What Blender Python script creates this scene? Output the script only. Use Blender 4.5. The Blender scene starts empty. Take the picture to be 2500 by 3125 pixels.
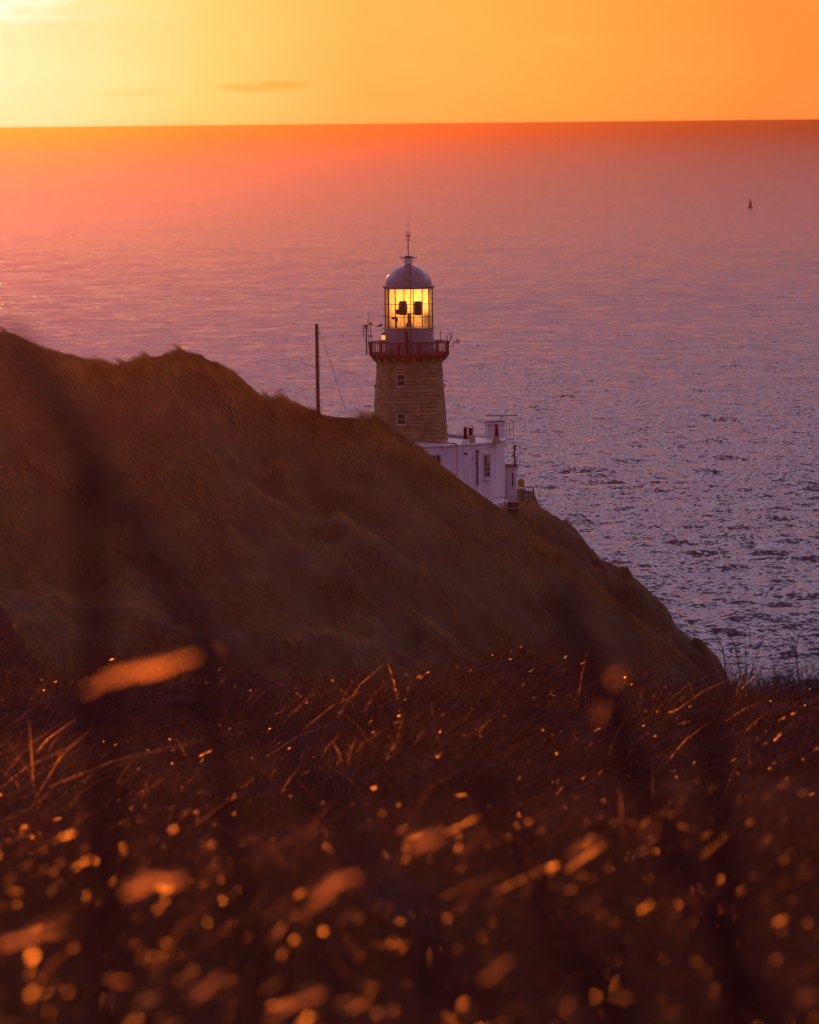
import bpy, math, random
import numpy as np
from mathutils import Vector, Matrix
R = math.radians
random.seed(7); rng = np.random.default_rng(11)
scene = bpy.context.scene
C = scene.collection
# ------------------------------------------------------------------ camera
F = 17640.0                     # focal length in photograph pixels
PITCH = math.atan((1562.5-378)/F); ROLL = -R(0.56)
CAMZ = 56.0
RM = Matrix.Rotation(math.pi/2-PITCH, 3, 'X') @ Matrix.Rotation(ROLL, 3, 'Z')
cd = bpy.data.cameras.new('camera'); cam = bpy.data.objects.new('camera', cd); C.objects.link(cam)
cam.matrix_world = Matrix.Translation((0,0,CAMZ)) @ RM.to_4x4()
cd.sensor_fit = 'HORIZONTAL'; cd.sensor_width = 36.0; cd.lens = F/2500*36.0
cd.clip_start = 0.2; cd.clip_end = 200000
cd.dof.use_dof = True; cd.dof.focus_distance = 480.0; cd.dof.aperture_fstop = 9.4; cd.dof.aperture_blades = 0
scene.camera = cam
# ------------------------------------------------------------------ render / exposure
scene.render.engine = 'CYCLES'
scene.view_settings.view_transform = 'Standard'; scene.view_settings.look = 'None'
scene.view_settings.exposure = 0.0; scene.view_settings.gamma = 1.0
scene.view_settings.use_curve_mapping = False
# ------------------------------------------------------------------ sun
SAZ, SEL = R(-5.2), R(1.3)
S = Vector((math.sin(SAZ)*math.cos(SEL), math.cos(SAZ)*math.cos(SEL), math.sin(SEL)))
sl = bpy.data.lights.new('sun', 'SUN'); sun = bpy.data.objects.new('sun', sl); C.objects.link(sun)
sl.energy = 0.47; sl.angle = R(0.6); sl.color = (1.0, 0.245, 0.030)
sun.rotation_euler = S.to_track_quat('Z', 'Y').to_euler()
# ------------------------------------------------------------------ sky
w = bpy.data.worlds.new('World'); scene.world = w; w.use_nodes = True
nt = w.node_tree; nt.nodes.clear()
def nd(t, **k):
    n = nt.nodes.new(t)
    for a, b in k.items(): setattr(n, a, b)
    return n
def lk(a, b): nt.links.new(a, b)
def mth(op, a, b=None, c=None, clamp=False):
    n = nd('ShaderNodeMath', operation=op, use_clamp=clamp)
    for i, v in enumerate((a, b, c)):
        if v is None: continue
        if isinstance(v, (int, float)): n.inputs[i].default_value = v
        else: lk(v, n.inputs[i])
    return n.outputs[0]
def mrange(v, a, b, c=0., d=1., smooth=True):
    n = nd('ShaderNodeMapRange', interpolation_type='SMOOTHSTEP' if smooth else 'LINEAR')
    lk(v, n.inputs[0])
    for i, x in enumerate((a, b, c, d)): n.inputs[i+1].default_value = x
    return n.outputs[0]
def ramp(v, stops):
    n = nd('ShaderNodeValToRGB'); lk(v, n.inputs[0]); e = n.color_ramp.elements
    n.color_ramp.interpolation = 'EASE' if False else 'LINEAR'
    while len(e) < len(stops): e.new(0.5)
    for el, (p, c) in zip(e, stops): el.position = p
    for el, (p, c) in zip(e, stops): el.position = p; el.color = (*c, 1)
    return n.outputs[0]
def mixc(f, a, b, blend='MIX'):
    n = nd('ShaderNodeMix', data_type='RGBA', blend_type=blend, clamp_factor=True)
    if isinstance(f, (int, float)): n.inputs[0].default_value = f
    else: lk(f, n.inputs[0])
    for i, v in ((6, a), (7, b)):
        if isinstance(v, tuple): n.inputs[i].default_value = (*v, 1)
        else: lk(v, n.inputs[i])
    return n.outputs[2]
tc = nd('ShaderNodeTexCoord'); D = tc.outputs['Generated']
sep = nd('ShaderNodeSeparateXYZ'); lk(D, sep.inputs[0])
dot = nd('ShaderNodeVectorMath', operation='DOT_PRODUCT'); lk(D, dot.inputs[0]); dot.inputs[1].default_value = S
angd = mth('MULTIPLY', mth('ARCCOSINE', mth('MINIMUM', dot.outputs['Value'], 1.0)), 180/math.pi)
eld = mth('MULTIPLY', mth('ARCSINE', sep.outputs['Z']), 180/math.pi)
# glow round the sun near the horizon (angle to the sun / 40 deg)
low = ramp(mth('DIVIDE', angd, 40.0), [(0, (1, 1, .95)), (.018, (1, .97, .82)), (.027, (.93, .84, .50)), (.055, (.87, .74, .34)), (.085, (.99, .58, .17)),
    (.12, (1, .405, .095)), (.17, (1, .34, .07)), (.22, (1, .235, .05)), (.40, (.80, .17, .06)), (1, (.42, .10, .07))])
side = ramp(mth('DIVIDE', eld, 90.0), [(0, (1, .32, .08)), (.035, (.17, .045, .08)), (.09, (.21, .085, .145)), (.19, (.80, .54, .78)),
    (.32, (1.0, .78, 1.12)), (.58, (.42, .33, .58)), (1, (.08, .06, .16))])
anti = ramp(mth('DIVIDE', eld, 90.0), [(0, (.34, .17, .30)), (.12, (.36, .19, .36)), (.4, (.26, .14, .30)), (1, (.08, .06, .16))])
flat = nd('ShaderNodeVectorMath', operation='MULTIPLY'); lk(D, flat.inputs[0]); flat.inputs[1].default_value = (1, 1, 0)
nrm = nd('ShaderNodeVectorMath', operation='NORMALIZE'); lk(flat.outputs[0], nrm.inputs[0])
dz = nd('ShaderNodeVectorMath', operation='DOT_PRODUCT'); lk(nrm.outputs[0], dz.inputs[0])
dz.inputs[1].default_value = Vector((S.x, S.y, 0)).normalized()
azf = mrange(dz.outputs['Value'], -0.35, 0.9)
upper = mixc(azf, anti, side)
lowside = mixc(azf, anti, low)
sky = mixc(mrange(eld, 1.25, 4.0), lowside, upper)
# thin clouds fixed in the sky: azimuth/elevation coordinates in degrees
azd = mth('MULTIPLY', mth('ARCTAN2', sep.outputs['X'], sep.outputs['Y']), 180/math.pi)
cmb = nd('ShaderNodeCombineXYZ'); lk(mth('MULTIPLY', azd, 1.0), cmb.inputs[0]); lk(mth('MULTIPLY', eld, 4.2), cmb.inputs[1])
cn = nd('ShaderNodeTexNoise'); lk(cmb.outputs[0], cn.inputs['Vector']); cn.inputs['Scale'].default_value = 1.15
cn.inputs['Detail'].default_value = 8; cn.inputs['Roughness'].default_value = .55
def blob(az, el, ra, re):
    a = mth('DIVIDE', mth('SUBTRACT', azd, az), ra); e = mth('DIVIDE', mth('SUBTRACT', eld, el), re)
    r2 = mth('ADD', mth('MULTIPLY', a, a), mth('MULTIPLY', e, e))
    return mth('SUBTRACT', 1.0, r2, clamp=True)
def pxang(x, y):
    v = RM @ Vector(((x-1250)/F, -(y-1562.5)/F, -1)); v.normalize()
    return math.degrees(math.atan2(v.x, v.y)), math.degrees(math.asin(v.z))
def cloud(px, py, rx, ry, thr):
    a, e = pxang(px, py)
    b = blob(a, e, rx/F*57.3, ry/F*57.3)
    return mrange(mth('MULTIPLY', mth('ADD', mth('MULTIPLY', cn.outputs['Fac'], 1.4), -0.12), mth('POWER', b, .5)), thr, thr+.42)
dark = mth('MAXIMUM', mth('MAXIMUM', cloud(820, 262, 190, 27, .28), mth('MULTIPLY', cloud(390, 280, 210, 22, .36), .4)),
           mth('MULTIPLY', cloud(1180, 293, 260, 24, .42), .35))
sky = mixc(mth('MULTIPLY', dark, .8), sky, mixc(1.0, sky, (.95, .66, .42), 'MULTIPLY'))
lite = mth('MAXIMUM', cloud(90, 22, 330, 62, .30), mth('MULTIPLY', cloud(560, 40, 320, 60, .45), .3))
sky = mixc(mth('MULTIPLY', lite, .8), sky, mixc(1.0, sky, (1.3, 1.25, 1.9), 'MULTIPLY'))
haz = mth('MULTIPLY', cloud(2000, 120, 560, 40, .36), .35)
sky = mixc(haz, sky, mixc(1.0, sky, (1.0, 1.12, 1.25), 'MULTIPLY'))
# large faint unevenness of the cirrus over the whole sky
cn2 = nd('ShaderNodeTexNoise'); lk(cmb.outputs[0], cn2.inputs['Vector']); cn2.inputs['Scale'].default_value = .35; cn2.inputs['Detail'].default_value = 6
sky = mixc(1.0, sky, mixc(cn2.outputs['Fac'], (.98, .86, .80), (1.02, 1.13, 1.20)), 'MULTIPLY')
below = mrange(eld, -1.5, -0.4)
sky = mixc(below, (.10, .03, .035), sky)
nish = nd('ShaderNodeTexSky', sky_type='NISHITA', sun_disc=False, sun_elevation=SEL, sun_rotation=SAZ)
bg = nd('ShaderNodeBackground'); lk(sky, bg.inputs[0]); bg.inputs[1].default_value = 1.0
bg2 = nd('ShaderNodeBackground'); lk(nish.outputs[0], bg2.inputs[0]); bg2.inputs[1].default_value = 0.01
ad = nd('ShaderNodeAddShader'); lk(bg.outputs[0], ad.inputs[0]); lk(bg2.outputs[0], ad.inputs[1])
wo = nd('ShaderNodeOutputWorld'); lk(ad.outputs[0], wo.inputs[0])
w.cycles.sampling_method = 'MANUAL'; w.cycles.sample_map_resolution = 2048

# ------------------------------------------------------------------ helpers
def P(px, py, Y):
    v = RM @ Vector(((px-1250)/F, -(py-1562.5)/F, -1)); return Vector((0, 0, CAMZ)) + v*(Y/v.y)
def tag(o, label=None, cat=None, group=None, kind=None):
    if label: o['label'] = label
    if cat: o['category'] = cat
    if group: o['group'] = group
    if kind: o['kind'] = kind
    return o
def empty(name, loc, label, cat, group=None, rz=0):
    o = bpy.data.objects.new(name, None); C.objects.link(o); o.location = loc; o.rotation_euler.z = rz
    o.empty_display_size = .3
    return tag(o, label, cat, group)
def link(name, me, parent=None):
    o = bpy.data.objects.new(name, me); C.objects.link(o)
    if parent: o.parent = parent
    return o
class MB:
    def __init__(s): s.v = []; s.f = []; s.sm = []
    def add(s, vs, fs, smooth=False):
        n = len(s.v); s.v += [tuple(v) for v in vs]; s.f += [tuple(i+n for i in f) for f in fs]; s.sm += [smooth]*len(fs); return s
    def box(s, c, d, rz=0, rx=0):
        M = Matrix.Rotation(rz, 3, 'Z') @ Matrix.Rotation(rx, 3, 'X')
        vs = [Vector(c) + M @ Vector((d[0]/2*a, d[1]/2*b, d[2]/2*e)) for e in (-1, 1) for a, b in ((-1,-1),(1,-1),(1,1),(-1,1))]
        return s.add(vs, [(3,2,1,0),(4,5,6,7),(0,1,5,4),(1,2,6,5),(2,3,7,6),(3,0,4,7)])
    def tube(s, pts, r, n=8, r2=None, cap=True):
        pts = [Vector(p) for p in pts]; rings = []; k = len(pts)
        for i, p in enumerate(pts):
            t = (pts[min(i+1, k-1)]-pts[max(i-1, 0)]).normalized()
            a = t.cross(Vector((0, 0, 1)) if abs(t.z) < .9 else Vector((1, 0, 0))).normalized(); b = t.cross(a)
            rr = r if r2 is None else r + (r2-r)*i/(k-1)
            rings.append([p + a*math.cos(2*math.pi*j/n)*rr + b*math.sin(2*math.pi*j/n)*rr for j in range(n)])
        vs = [q for ring in rings for q in ring]
        fs = [(i*n+j, i*n+(j+1) % n, (i+1)*n+(j+1) % n, (i+1)*n+j) for i in range(k-1) for j in range(n)]
        s.add(vs, fs, True)
        if cap:
            s.add(rings[0], [tuple(range(n))[::-1]]); s.add(rings[-1], [tuple(range(n))])
        return s
    def lathe(s, prof, n=48, a0=0, a1=2*math.pi, c=(0, 0), smooth=False):
        full = abs(a1-a0-2*math.pi) < 1e-6; m = n if full else n+1
        vs = [(c[0]+math.sin(a0+(a1-a0)*j/n)*r, c[1]-math.cos(a0+(a1-a0)*j/n)*r, z) for r, z in prof for j in range(m)]
        fs = [(i*m+j, i*m+(j+1) % m, (i+1)*m+(j+1) % m, (i+1)*m+j) for i in range(len(prof)-1) for j in range(n)]
        return s.add(vs, fs, smooth)
    def sphere(s, c, r, n=12, sc=(1, 1, 1)):
        vs = []; fs = []
        for i in range(n//2+1):
            t = math.pi*i/(n//2)
            for j in range(n): vs.append((c[0]+r*sc[0]*math.sin(t)*math.cos(2*math.pi*j/n), c[1]+r*sc[1]*math.sin(t)*math.sin(2*math.pi*j/n), c[2]+r*sc[2]*math.cos(t)))
        for i in range(n//2):
            for j in range(n): fs.append((i*n+j, (i+1)*n+j, (i+1)*n+(j+1) % n, i*n+(j+1) % n))
        return s.add(vs, fs, True)
    def mesh(s, name, mat):
        me = bpy.data.meshes.new(name); me.from_pydata(s.v, [], s.f); me.materials.append(mat)
        me.polygons.foreach_set('use_smooth', s.sm); me.update(); return me
    def build(s, name, mat, parent=None): return link(name, s.mesh(name, mat), parent)
def npmesh(name, V, quads=None, tris=None, mat=None, smooth=False, attr=None):
    """fast mesh from arrays; quads (n,4) then tris (m,3)"""
    me = bpy.data.meshes.new(name)
    q = quads if quads is not None else np.zeros((0, 4), int); t = tris if tris is not None else np.zeros((0, 3), int)
    loops = np.concatenate([q.ravel(), t.ravel()]).astype(np.int32)
    start = np.concatenate([np.arange(len(q))*4, len(q)*4+np.arange(len(t))*3]).astype(np.int32)
    me.vertices.add(len(V)); me.vertices.foreach_set('co', np.asarray(V, np.float32).ravel())
    me.loops.add(len(loops)); me.loops.foreach_set('vertex_index', loops)
    me.polygons.add(len(start)); me.polygons.foreach_set('loop_start', start)
    me.update(calc_edges=True)
    if smooth: me.polygons.foreach_set('use_smooth', np.ones(len(start), bool))
    if attr is not None:
        for an, av in attr.items():
            a = me.attributes.new(an, 'FLOAT', 'POINT'); a.data.foreach_set('value', np.asarray(av, np.float32))
    if mat: me.materials.append(mat)
    me.validate(); return me
# value noise in numpy (2 octaves usage)
def vnoise(x, y, seed=0):
    xi = np.floor(x).astype(np.int64); yi = np.floor(y).astype(np.int64); fx = x-xi; fy = y-yi
    fx = fx*fx*(3-2*fx); fy = fy*fy*(3-2*fy)
    def h(a, b):
        n = (a*374761393 + b*668265263 + seed*1442695041) & 0x7fffffff
        n = ((n ^ (n >> 13))*1274126177) & 0x7fffffff
        return ((n ^ (n >> 16)) & 0xffff)/65535.0*2-1
    return (h(xi, yi)*(1-fx)+h(xi+1, yi)*fx)*(1-fy)+(h(xi, yi+1)*(1-fx)+h(xi+1, yi+1)*fx)*fy
def fbm(x, y, o=4, seed=0):
    s = 0; a = 1
    for i in range(o): s = s+a*vnoise(x*2**i+i*17.3, y*2**i-i*9.1, seed+i); a *= .5
    return s
# ------------------------------------------------------------------ materials
def mat(name, col, rough=.6, spec=.5, var=.15, scale=3.0, metal=0, trans=None, detail=6, col2=None, stretch=(1, 1, 1), bump=0.0, attr=None):
    m = bpy.data.materials.new(name); m.use_nodes = True; t = m.node_tree; b = t.nodes['Principled BSDF']
    b.inputs['Roughness'].default_value = rough; b.inputs['Metallic'].default_value = metal
    b.inputs['Specular IOR Level'].default_value = spec
    tcn = t.nodes.new('ShaderNodeTexCoord'); mp = t.nodes.new('ShaderNodeMapping'); mp.inputs['Scale'].default_value = stretch
    t.links.new(tcn.outputs['Object'], mp.inputs[0])
    n = t.nodes.new('ShaderNodeTexNoise'); n.inputs['Scale'].default_value = scale; n.inputs['Detail'].default_value = detail
    t.links.new(mp.outputs[0], n.inputs['Vector'])
    r = t.nodes.new('ShaderNodeValToRGB'); e = r.color_ramp.elements
    c2 = col2 or tuple(min(1, c*(1+var)) for c in col); c1 = tuple(c*(1-var) for c in col)
    e[0].position = .33; e[1].position = .67; e[0].color = (*c1, 1); e[1].color = (*c2, 1)
    t.links.new(n.outputs['Fac'], r.inputs[0])
    out = r.outputs[0]
    if attr:      # per blade random tint
        a = t.nodes.new('ShaderNodeAttribute'); a.attribute_name = attr[0]
        mx = t.nodes.new('ShaderNodeMix'); mx.data_type = 'RGBA'; t.links.new(a.outputs['Fac'], mx.inputs[0])
        t.links.new(out, mx.inputs[6]); mx.inputs[7].default_value = (*attr[1], 1); out = mx.outputs[2]
    t.links.new(out, b.inputs['Base Color'])
    if bump:
        bn = t.nodes.new('ShaderNodeBump'); bn.inputs['Strength'].default_value = bump; bn.inputs['Distance'].default_value = .05
        t.links.new(n.outputs['Fac'], bn.inputs['Height']); t.links.new(bn.outputs[0], b.inputs['Normal'])
    if trans:     # thin translucent sheet
        tr = t.nodes.new('ShaderNodeBsdfTranslucent'); t.links.new(out, tr.inputs[0])
        mx = t.nodes.new('ShaderNodeMixShader'); mx.inputs[0].default_value = trans
        o = t.nodes['Material Output']
        t.links.new(b.outputs[0], mx.inputs[1]); t.links.new(tr.outputs[0], mx.inputs[2]); t.links.new(mx.outputs[0], o.inputs[0])
    return m
M = {}
M['white'] = mat('white_render', (.70, .66, .66), .6, .3, var=.14, scale=1.1, stretch=(1.6, 1.6, .28), detail=9, bump=.3)
M['whitemetal'] = mat('white_metal', (.70, .69, .70), .35, var=.04, scale=.8)
M['domepaint'] = mat('dome_paint', (.24, .20, .20), .2, var=.06, scale=.8)
M['greypaint'] = mat('grey_paint', (.26, .24, .25), .5, var=.1, scale=2)
M['cream'] = mat('aged_cream_paint', (.50, .44, .36), .6, var=.25, scale=1.0, bump=.2)
M['red'] = mat('red_gloss_paint', (.14, .003, .026), .7, .05, var=.15, scale=3)
M['darkred'] = mat('dark_red_paint', (.095, .003, .020), .7, .05, var=.15, scale=3)
M['stone'] = mat('granite_stone', (.20, .150, .062), .85, .3, var=.22, scale=1.6, bump=.5)
M['stone_b'] = mat('granite_stone_pale', (.245, .18, .08), .85, .3, var=.22, scale=1.6, bump=.5)
M['mortar'] = mat('dark_mortar', (.07, .045, .03), .95, .2)
M['dark'] = mat('dark_metal', (.03, .025, .03), .5)
M['iron'] = mat('brown_iron', (.06, .025, .022), .6)
M['glassdark'] = mat('dark_window_glass', (.03, .012, .018), .12, .5, var=.1)
M['yellow'] = mat('yellow_sign', (.62, .30, .02), .6, var=.06)
M['rust'] = mat('rust_yellow', (.48, .24, .07), .8, var=.3, scale=5)
M['roof'] = mat('asphalt_roof', (.42, .38, .38), .35, var=.2, scale=.5)
M['wood'] = mat('pole_wood', (.05, .03, .022), .85, var=.25, scale=4, stretch=(6, 6, .4))
M['blind'] = mat('cream_blind', (.85, .66, .38), .8, .2, var=.25, scale=2.0, stretch=(3, 3, .25), trans=.5)
M['optic'] = mat('lens_housing', (.16, .07, .025), .3, var=.3, scale=6)
M['beige'] = mat('beige_paint', (.34, .27, .16), .7, var=.2, scale=2)
M['bird'] = mat('black_feathers', (.015, .012, .015), .6)
M['rock'] = mat('cliff_rock', (.07, .045, .035), .9, .2, var=.4, scale=.8, bump=1)
M['straw'] = mat('dry_stalk', (.30, .17, .07), .38, .6, var=.3, scale=30)
M['darkstalk'] = mat('dark_stalk', (.060, .014, .008), .7, .1, var=.3, scale=20)
M['twig'] = mat('dark_twig', (.03, .015, .015), .5, .5, var=.3, scale=20)
def forward(m, col, fac, rough=.55, attr=None):
    """refraction lobe that makes thin blades glow strongly against the low sun"""
    t = m.node_tree; o = t.nodes['Material Output']; src = o.inputs[0].links[0].from_socket
    rf = t.nodes.new('ShaderNodeBsdfRefraction'); rf.inputs['Color'].default_value = (*col, 1); rf.inputs['Roughness'].default_value = rough; rf.inputs['IOR'].default_value = 1.35
    mx = t.nodes.new('ShaderNodeMixShader'); mx.inputs[0].default_value = fac
    if attr:
        a = t.nodes.new('ShaderNodeAttribute'); a.attribute_name = attr; r = t.nodes.new('ShaderNodeMapRange')
        t.links.new(a.outputs['Fac'], r.inputs[0]); r.inputs[1].default_value = .72; r.inputs[2].default_value = 1.0; r.inputs[4].default_value = fac
        t.links.new(r.outputs[0], mx.inputs[0])
    t.links.new(src, mx.inputs[1]); t.links.new(rf.outputs[0], mx.inputs[2]); t.links.new(mx.outputs[0], o.inputs[0])
def glassmat():
    m = bpy.data.materials.new('clear_glass'); m.use_nodes = True; t = m.node_tree; t.nodes.clear()
    o = t.nodes.new('ShaderNodeOutputMaterial'); mx = t.nodes.new('ShaderNodeMixShader'); g = t.nodes.new('ShaderNodeBsdfGlossy')
    tr = t.nodes.new('ShaderNodeBsdfTransparent'); lw = t.nodes.new('ShaderNodeFresnel'); lw.inputs[0].default_value = 1.45
    n = t.nodes.new('ShaderNodeTexNoise'); n.inputs['Scale'].default_value = 2.2; n.inputs['Detail'].default_value = 5
    mp = t.nodes.new('ShaderNodeMapping'); mp.inputs['Scale'].default_value = (3, 3, .5); tcn = t.nodes.new('ShaderNodeTexCoord')
    t.links.new(tcn.outputs['Object'], mp.inputs[0]); t.links.new(mp.outputs[0], n.inputs['Vector'])
    r = t.nodes.new('ShaderNodeValToRGB'); r.color_ramp.elements[0].position = .35; r.color_ramp.elements[1].position = .65
    r.color_ramp.elements[0].color = (.72, .66, .58, 1); r.color_ramp.elements[1].color = (.97, .96, .93, 1)
    t.links.new(n.outputs['Fac'], r.inputs[0]); t.links.new(r.outputs[0], tr.inputs[0])
    g.inputs['Roughness'].default_value = .05
    t.links.new(lw.outputs[0], mx.inputs[0]); t.links.new(tr.outputs[0], mx.inputs[1]); t.links.new(g.outputs[0], mx.inputs[2]); t.links.new(mx.outputs[0], o.inputs[0])
    return m
M['glass'] = glassmat()
def emis(name, c, s):
    m = bpy.data.materials.new(name); m.use_nodes = True; b = m.node_tree.nodes['Principled BSDF']
    b.inputs['Base Color'].default_value = (*c, 1); b.inputs['Emission Color'].default_value = (*c, 1); b.inputs['Emission Strength'].default_value = s
    return m
def seamat():
    m = bpy.data.materials.new('sea_water'); m.use_nodes = True; t = m.node_tree; b = t.nodes['Principled BSDF']
    b.inputs['Base Color'].default_value = (.018, .014, .03, 1); b.inputs['Roughness'].default_value = .11; b.inputs['IOR'].default_value = 1.34
    tcn = t.nodes.new('ShaderNodeTexCoord'); acc = None
    for sc, k, seed in (((1.7, 2.0, 1), .85, 0.), ((.5, .6, 1), .45, 40.), ((.006, .02, 1), .05, 90.)):
        mp = t.nodes.new('ShaderNodeMapping'); mp.inputs['Scale'].default_value = sc; mp.inputs['Location'].default_value = (seed, seed, 0); mp.inputs['Rotation'].default_value = (0, 0, R(8))
        t.links.new(tcn.outputs['Object'], mp.inputs[0])
        n = t.nodes.new('ShaderNodeTexNoise'); n.inputs['Scale'].default_value = 1; n.inputs['Detail'].default_value = 3
        t.links.new(mp.outputs[0], n.inputs['Vector'])
        v = t.nodes.new('ShaderNodeVectorMath'); v.operation = 'SUBTRACT'; t.links.new(n.outputs['Color'], v.inputs[0]); v.inputs[1].default_value = (.5, .5, .5)
        u = t.nodes.new('ShaderNodeVectorMath'); u.operation = 'MULTIPLY'; t.links.new(v.outputs[0], u.inputs[0]); u.inputs[1].default_value = (k*2, k*2, 0)
        if acc is None: acc = u.outputs[0]
        else:
            a = t.nodes.new('ShaderNodeVectorMath'); a.operation = 'ADD'; t.links.new(acc, a.inputs[0]); t.links.new(u.outputs[0], a.inputs[1]); acc = a.outputs[0]
    g = t.nodes.new('ShaderNodeNewGeometry')
    a = t.nodes.new('ShaderNodeVectorMath'); a.operation = 'ADD'; t.links.new(acc, a.inputs[0]); t.links.new(g.outputs['Normal'], a.inputs[1])
    # normals biased towards the camera to cool and darken the sea's reflection
    bi = t.nodes.new('ShaderNodeVectorMath'); bi.operation = 'ADD'; bi.inputs[1].default_value = (0, -.10, 0); t.links.new(a.outputs[0], bi.inputs[0]); a = bi
    nn = t.nodes.new('ShaderNodeVectorMath'); nn.operation = 'NORMALIZE'; t.links.new(a.outputs[0], nn.inputs[0])
    t.links.new(nn.outputs[0], b.inputs['Normal'])
    return m
M['sea'] = seamat()
# ------------------------------------------------------------------ sea: modelled waves near, flat far off, one sheet
def build_sea():
    cols = 350; d = [500.]
    while d[-1] < 15000: d.append(d[-1]*(1+.00135*(d[-1]/570)**.42))
    d = np.array(d); rows = len(d); u = np.linspace(-.10, .10, cols)
    Yg = np.repeat(d[:, None], cols, 1); Xg = u[None, :]*Yg
    sp = np.maximum(Yg*.00135*(Yg/570)**.42, Yg*(u[1]-u[0]))
    Z = np.zeros_like(Yg); r = np.random.default_rng(3)
    for i in range(48):
        lam = 1.5*(1.066**i)                      # wave lengths 1.7 m .. 40 m
        th = r.normal(R(98), R(30)); k = 2*math.pi/lam; amp = .0255*lam*(1 if lam < 5.5 else (5.5/lam)**1.2)*r.uniform(.6, 1.3)
        fade = np.clip((lam/sp-2.2)/2.5, 0, 1)
        # groups of waves: the amplitude drifts over the water
        ph = r.uniform(0, 6.28); md = .6+.55*vnoise(Xg/(lam*4.5)+i*3.1, Yg/(lam*4.5)-i*5.7, i)
        arg = k*(math.cos(th)*Xg+math.sin(th)*Yg)+ph
        Z += amp*fade*md*(np.sin(arg)+.18*np.cos(2*arg))
    edge = np.clip((.10-np.abs(u))/.008, 0, 1)[None, :]*np.clip((np.arange(rows)[::-1])/420, 0, 1)[:, None]
    Z *= edge
    V = np.stack([Xg, Yg, Z], -1).reshape(-1, 3)
    i = np.arange(rows-1)[:, None]*cols+np.arange(cols-1)[None, :]
    q = np.stack([i, i+1, i+1+cols, i+cols], -1).reshape(-1, 4)
    n = len(V); L = 90000
    # sheets round the modelled patch, butted against its edge
    x0, x1 = V[0], V[cols-1]; y0, y1 = V[(rows-1)*cols], V[-1]
    ex = np.array([x0*[1,1,0], x1*[1,1,0], y0*[1,1,0], y1*[1,1,0], [-L, -3000, 0], [L, -3000, 0], [-L, L, 0], [L, L, 0]])
    V = np.concatenate([V, ex]); a = n
    q = np.concatenate([q, [[a+4, a+5, a+1, a+0], [a+5, a+7, a+3, a+1], [a+7, a+6, a+2, a+3], [a+6, a+4, a+0, a+2]]])
    me = npmesh('sea', V, q, mat=M['sea'], smooth=True)
    tag(link('sea', me), kind='structure')
build_sea()
# ------------------------------------------------------------------ terrain of the headland
def wx(px, Y): return P(px, 1500, Y).x
SKA = [(-2600,1400),(-1500,1120),(-900,1000),(-500,960),(-150,985),(0,1022),(45,1020),(100,1050),(150,1075),(230,1088),(340,1120),(400,1108),(450,1092),(500,1085),(560,1075),(620,1090),(680,1118),(740,1160),(800,1212),(850,1222),(915,1238),(960,1262),(1050,1276),(1120,1284),(1155,1276),(1200,1305),(1280,1362),(1350,1425),(1450,1498),(1520,1545),(1560,1572),(1640,1640),(1720,1700),(1800,1765),(1900,1850),(2000,1930),(2100,2010),(2200,2100),(2400,2330),(2800,2900)]
SKB = [(300,1640),(900,1580),(1540,1552),(1600,1540),(1645,1552),(1735,1598),(1775,1630),(1802,1670),(1860,1724),(1920,1766),(2000,1826),(2032,1858),(2066,1930),(2110,1962),(2160,1998),(2212,2065),(2300,2200),(2500,2500),(2800,3000)]
YA, YB = 450.0, 486.0
aX = np.array([P(x, y, YA).x for x, y in SKA]); aZ = np.array([P(x, y, YA).z for x, y in SKA])
bX = np.array([P(x, y, YB).x for x, y in SKB]); bZ = np.array([P(x, y, YB).z for x, y in SKB])
def hill(X, Y):
    rz = np.interp(X, aX, aZ); n1 = fbm(X/9+Y/30, Y/22-X/40, 4, 5); n2 = fbm(X/2.2+Y/6, Y/5, 3, 9)
    t = YA-Y
    front = rz-.36*np.maximum(t, 0)**1.02 - .25*np.exp(-(t-22)**2/160)*3.0 + (n1*1.5*np.clip(t/20, 0, 1)+n2*.25*np.clip(t/6, 0, 1))
    # gullies running down to the right
    g = np.sin((X*.9+t*.55)/4.6+n1*1.5); front += (.95*g+.35*np.sin((X*.8+t*.62)/1.9+n1*3))*np.clip(t/16, 0, 1)
    a = np.where(t > 0, front, rz+.55*np.minimum(t, 0)*1.0)
    zb = np.interp(X, bX, bZ); tb = YB-Y
    nb = fbm(X/3.1, Y/4.3, 4, 21)
    b = np.where(tb > 0, zb-.5*np.maximum(tb-7, 0)+nb*.25*np.clip(tb/5, 0, 1), zb-.0*tb-.9*np.maximum(-tb-(22 if True else 0), 0))
    rocky = np.clip((X-11)/4, 0, 1)
    nf = fbm(X/.95, Y/1.3, 3, 41); b = b + rocky*((np.abs(nb)*1.7-.75)*np.clip(tb/4+.2, 0, 1)+.30*nf+.25*np.abs(fbm(X/2.1, Y/3, 2, 44))) + rocky*.12*np.minimum(tb, 0)*4
    return np.maximum(np.maximum(a, b), -6)
def grid(X, Y, Z):
    r, c = Z.shape; V = np.stack([X, Y, Z], -1).reshape(-1, 3)
    i = np.arange(r-1)[:, None]*c+np.arange(c-1)[None, :]
    return V, np.stack([i, i+1, i+1+c, i+c], -1).reshape(-1, 4)
M['turf'] = mat('hill_turf', (.10, .045, .022), .95, .1, var=.4, scale=.35, stretch=(1, .5, 1), col2=(.09, .06, .022))
xs = np.arange(-75, 46, .42); ys = np.arange(330, 530, .5); gx, gy = np.meshgrid(xs, ys)
V, q = grid(gx, gy, hill(gx, gy))
tag(link('hillside', npmesh('hillside', V, q, mat=M['turf'], smooth=True)), kind='structure')
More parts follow.
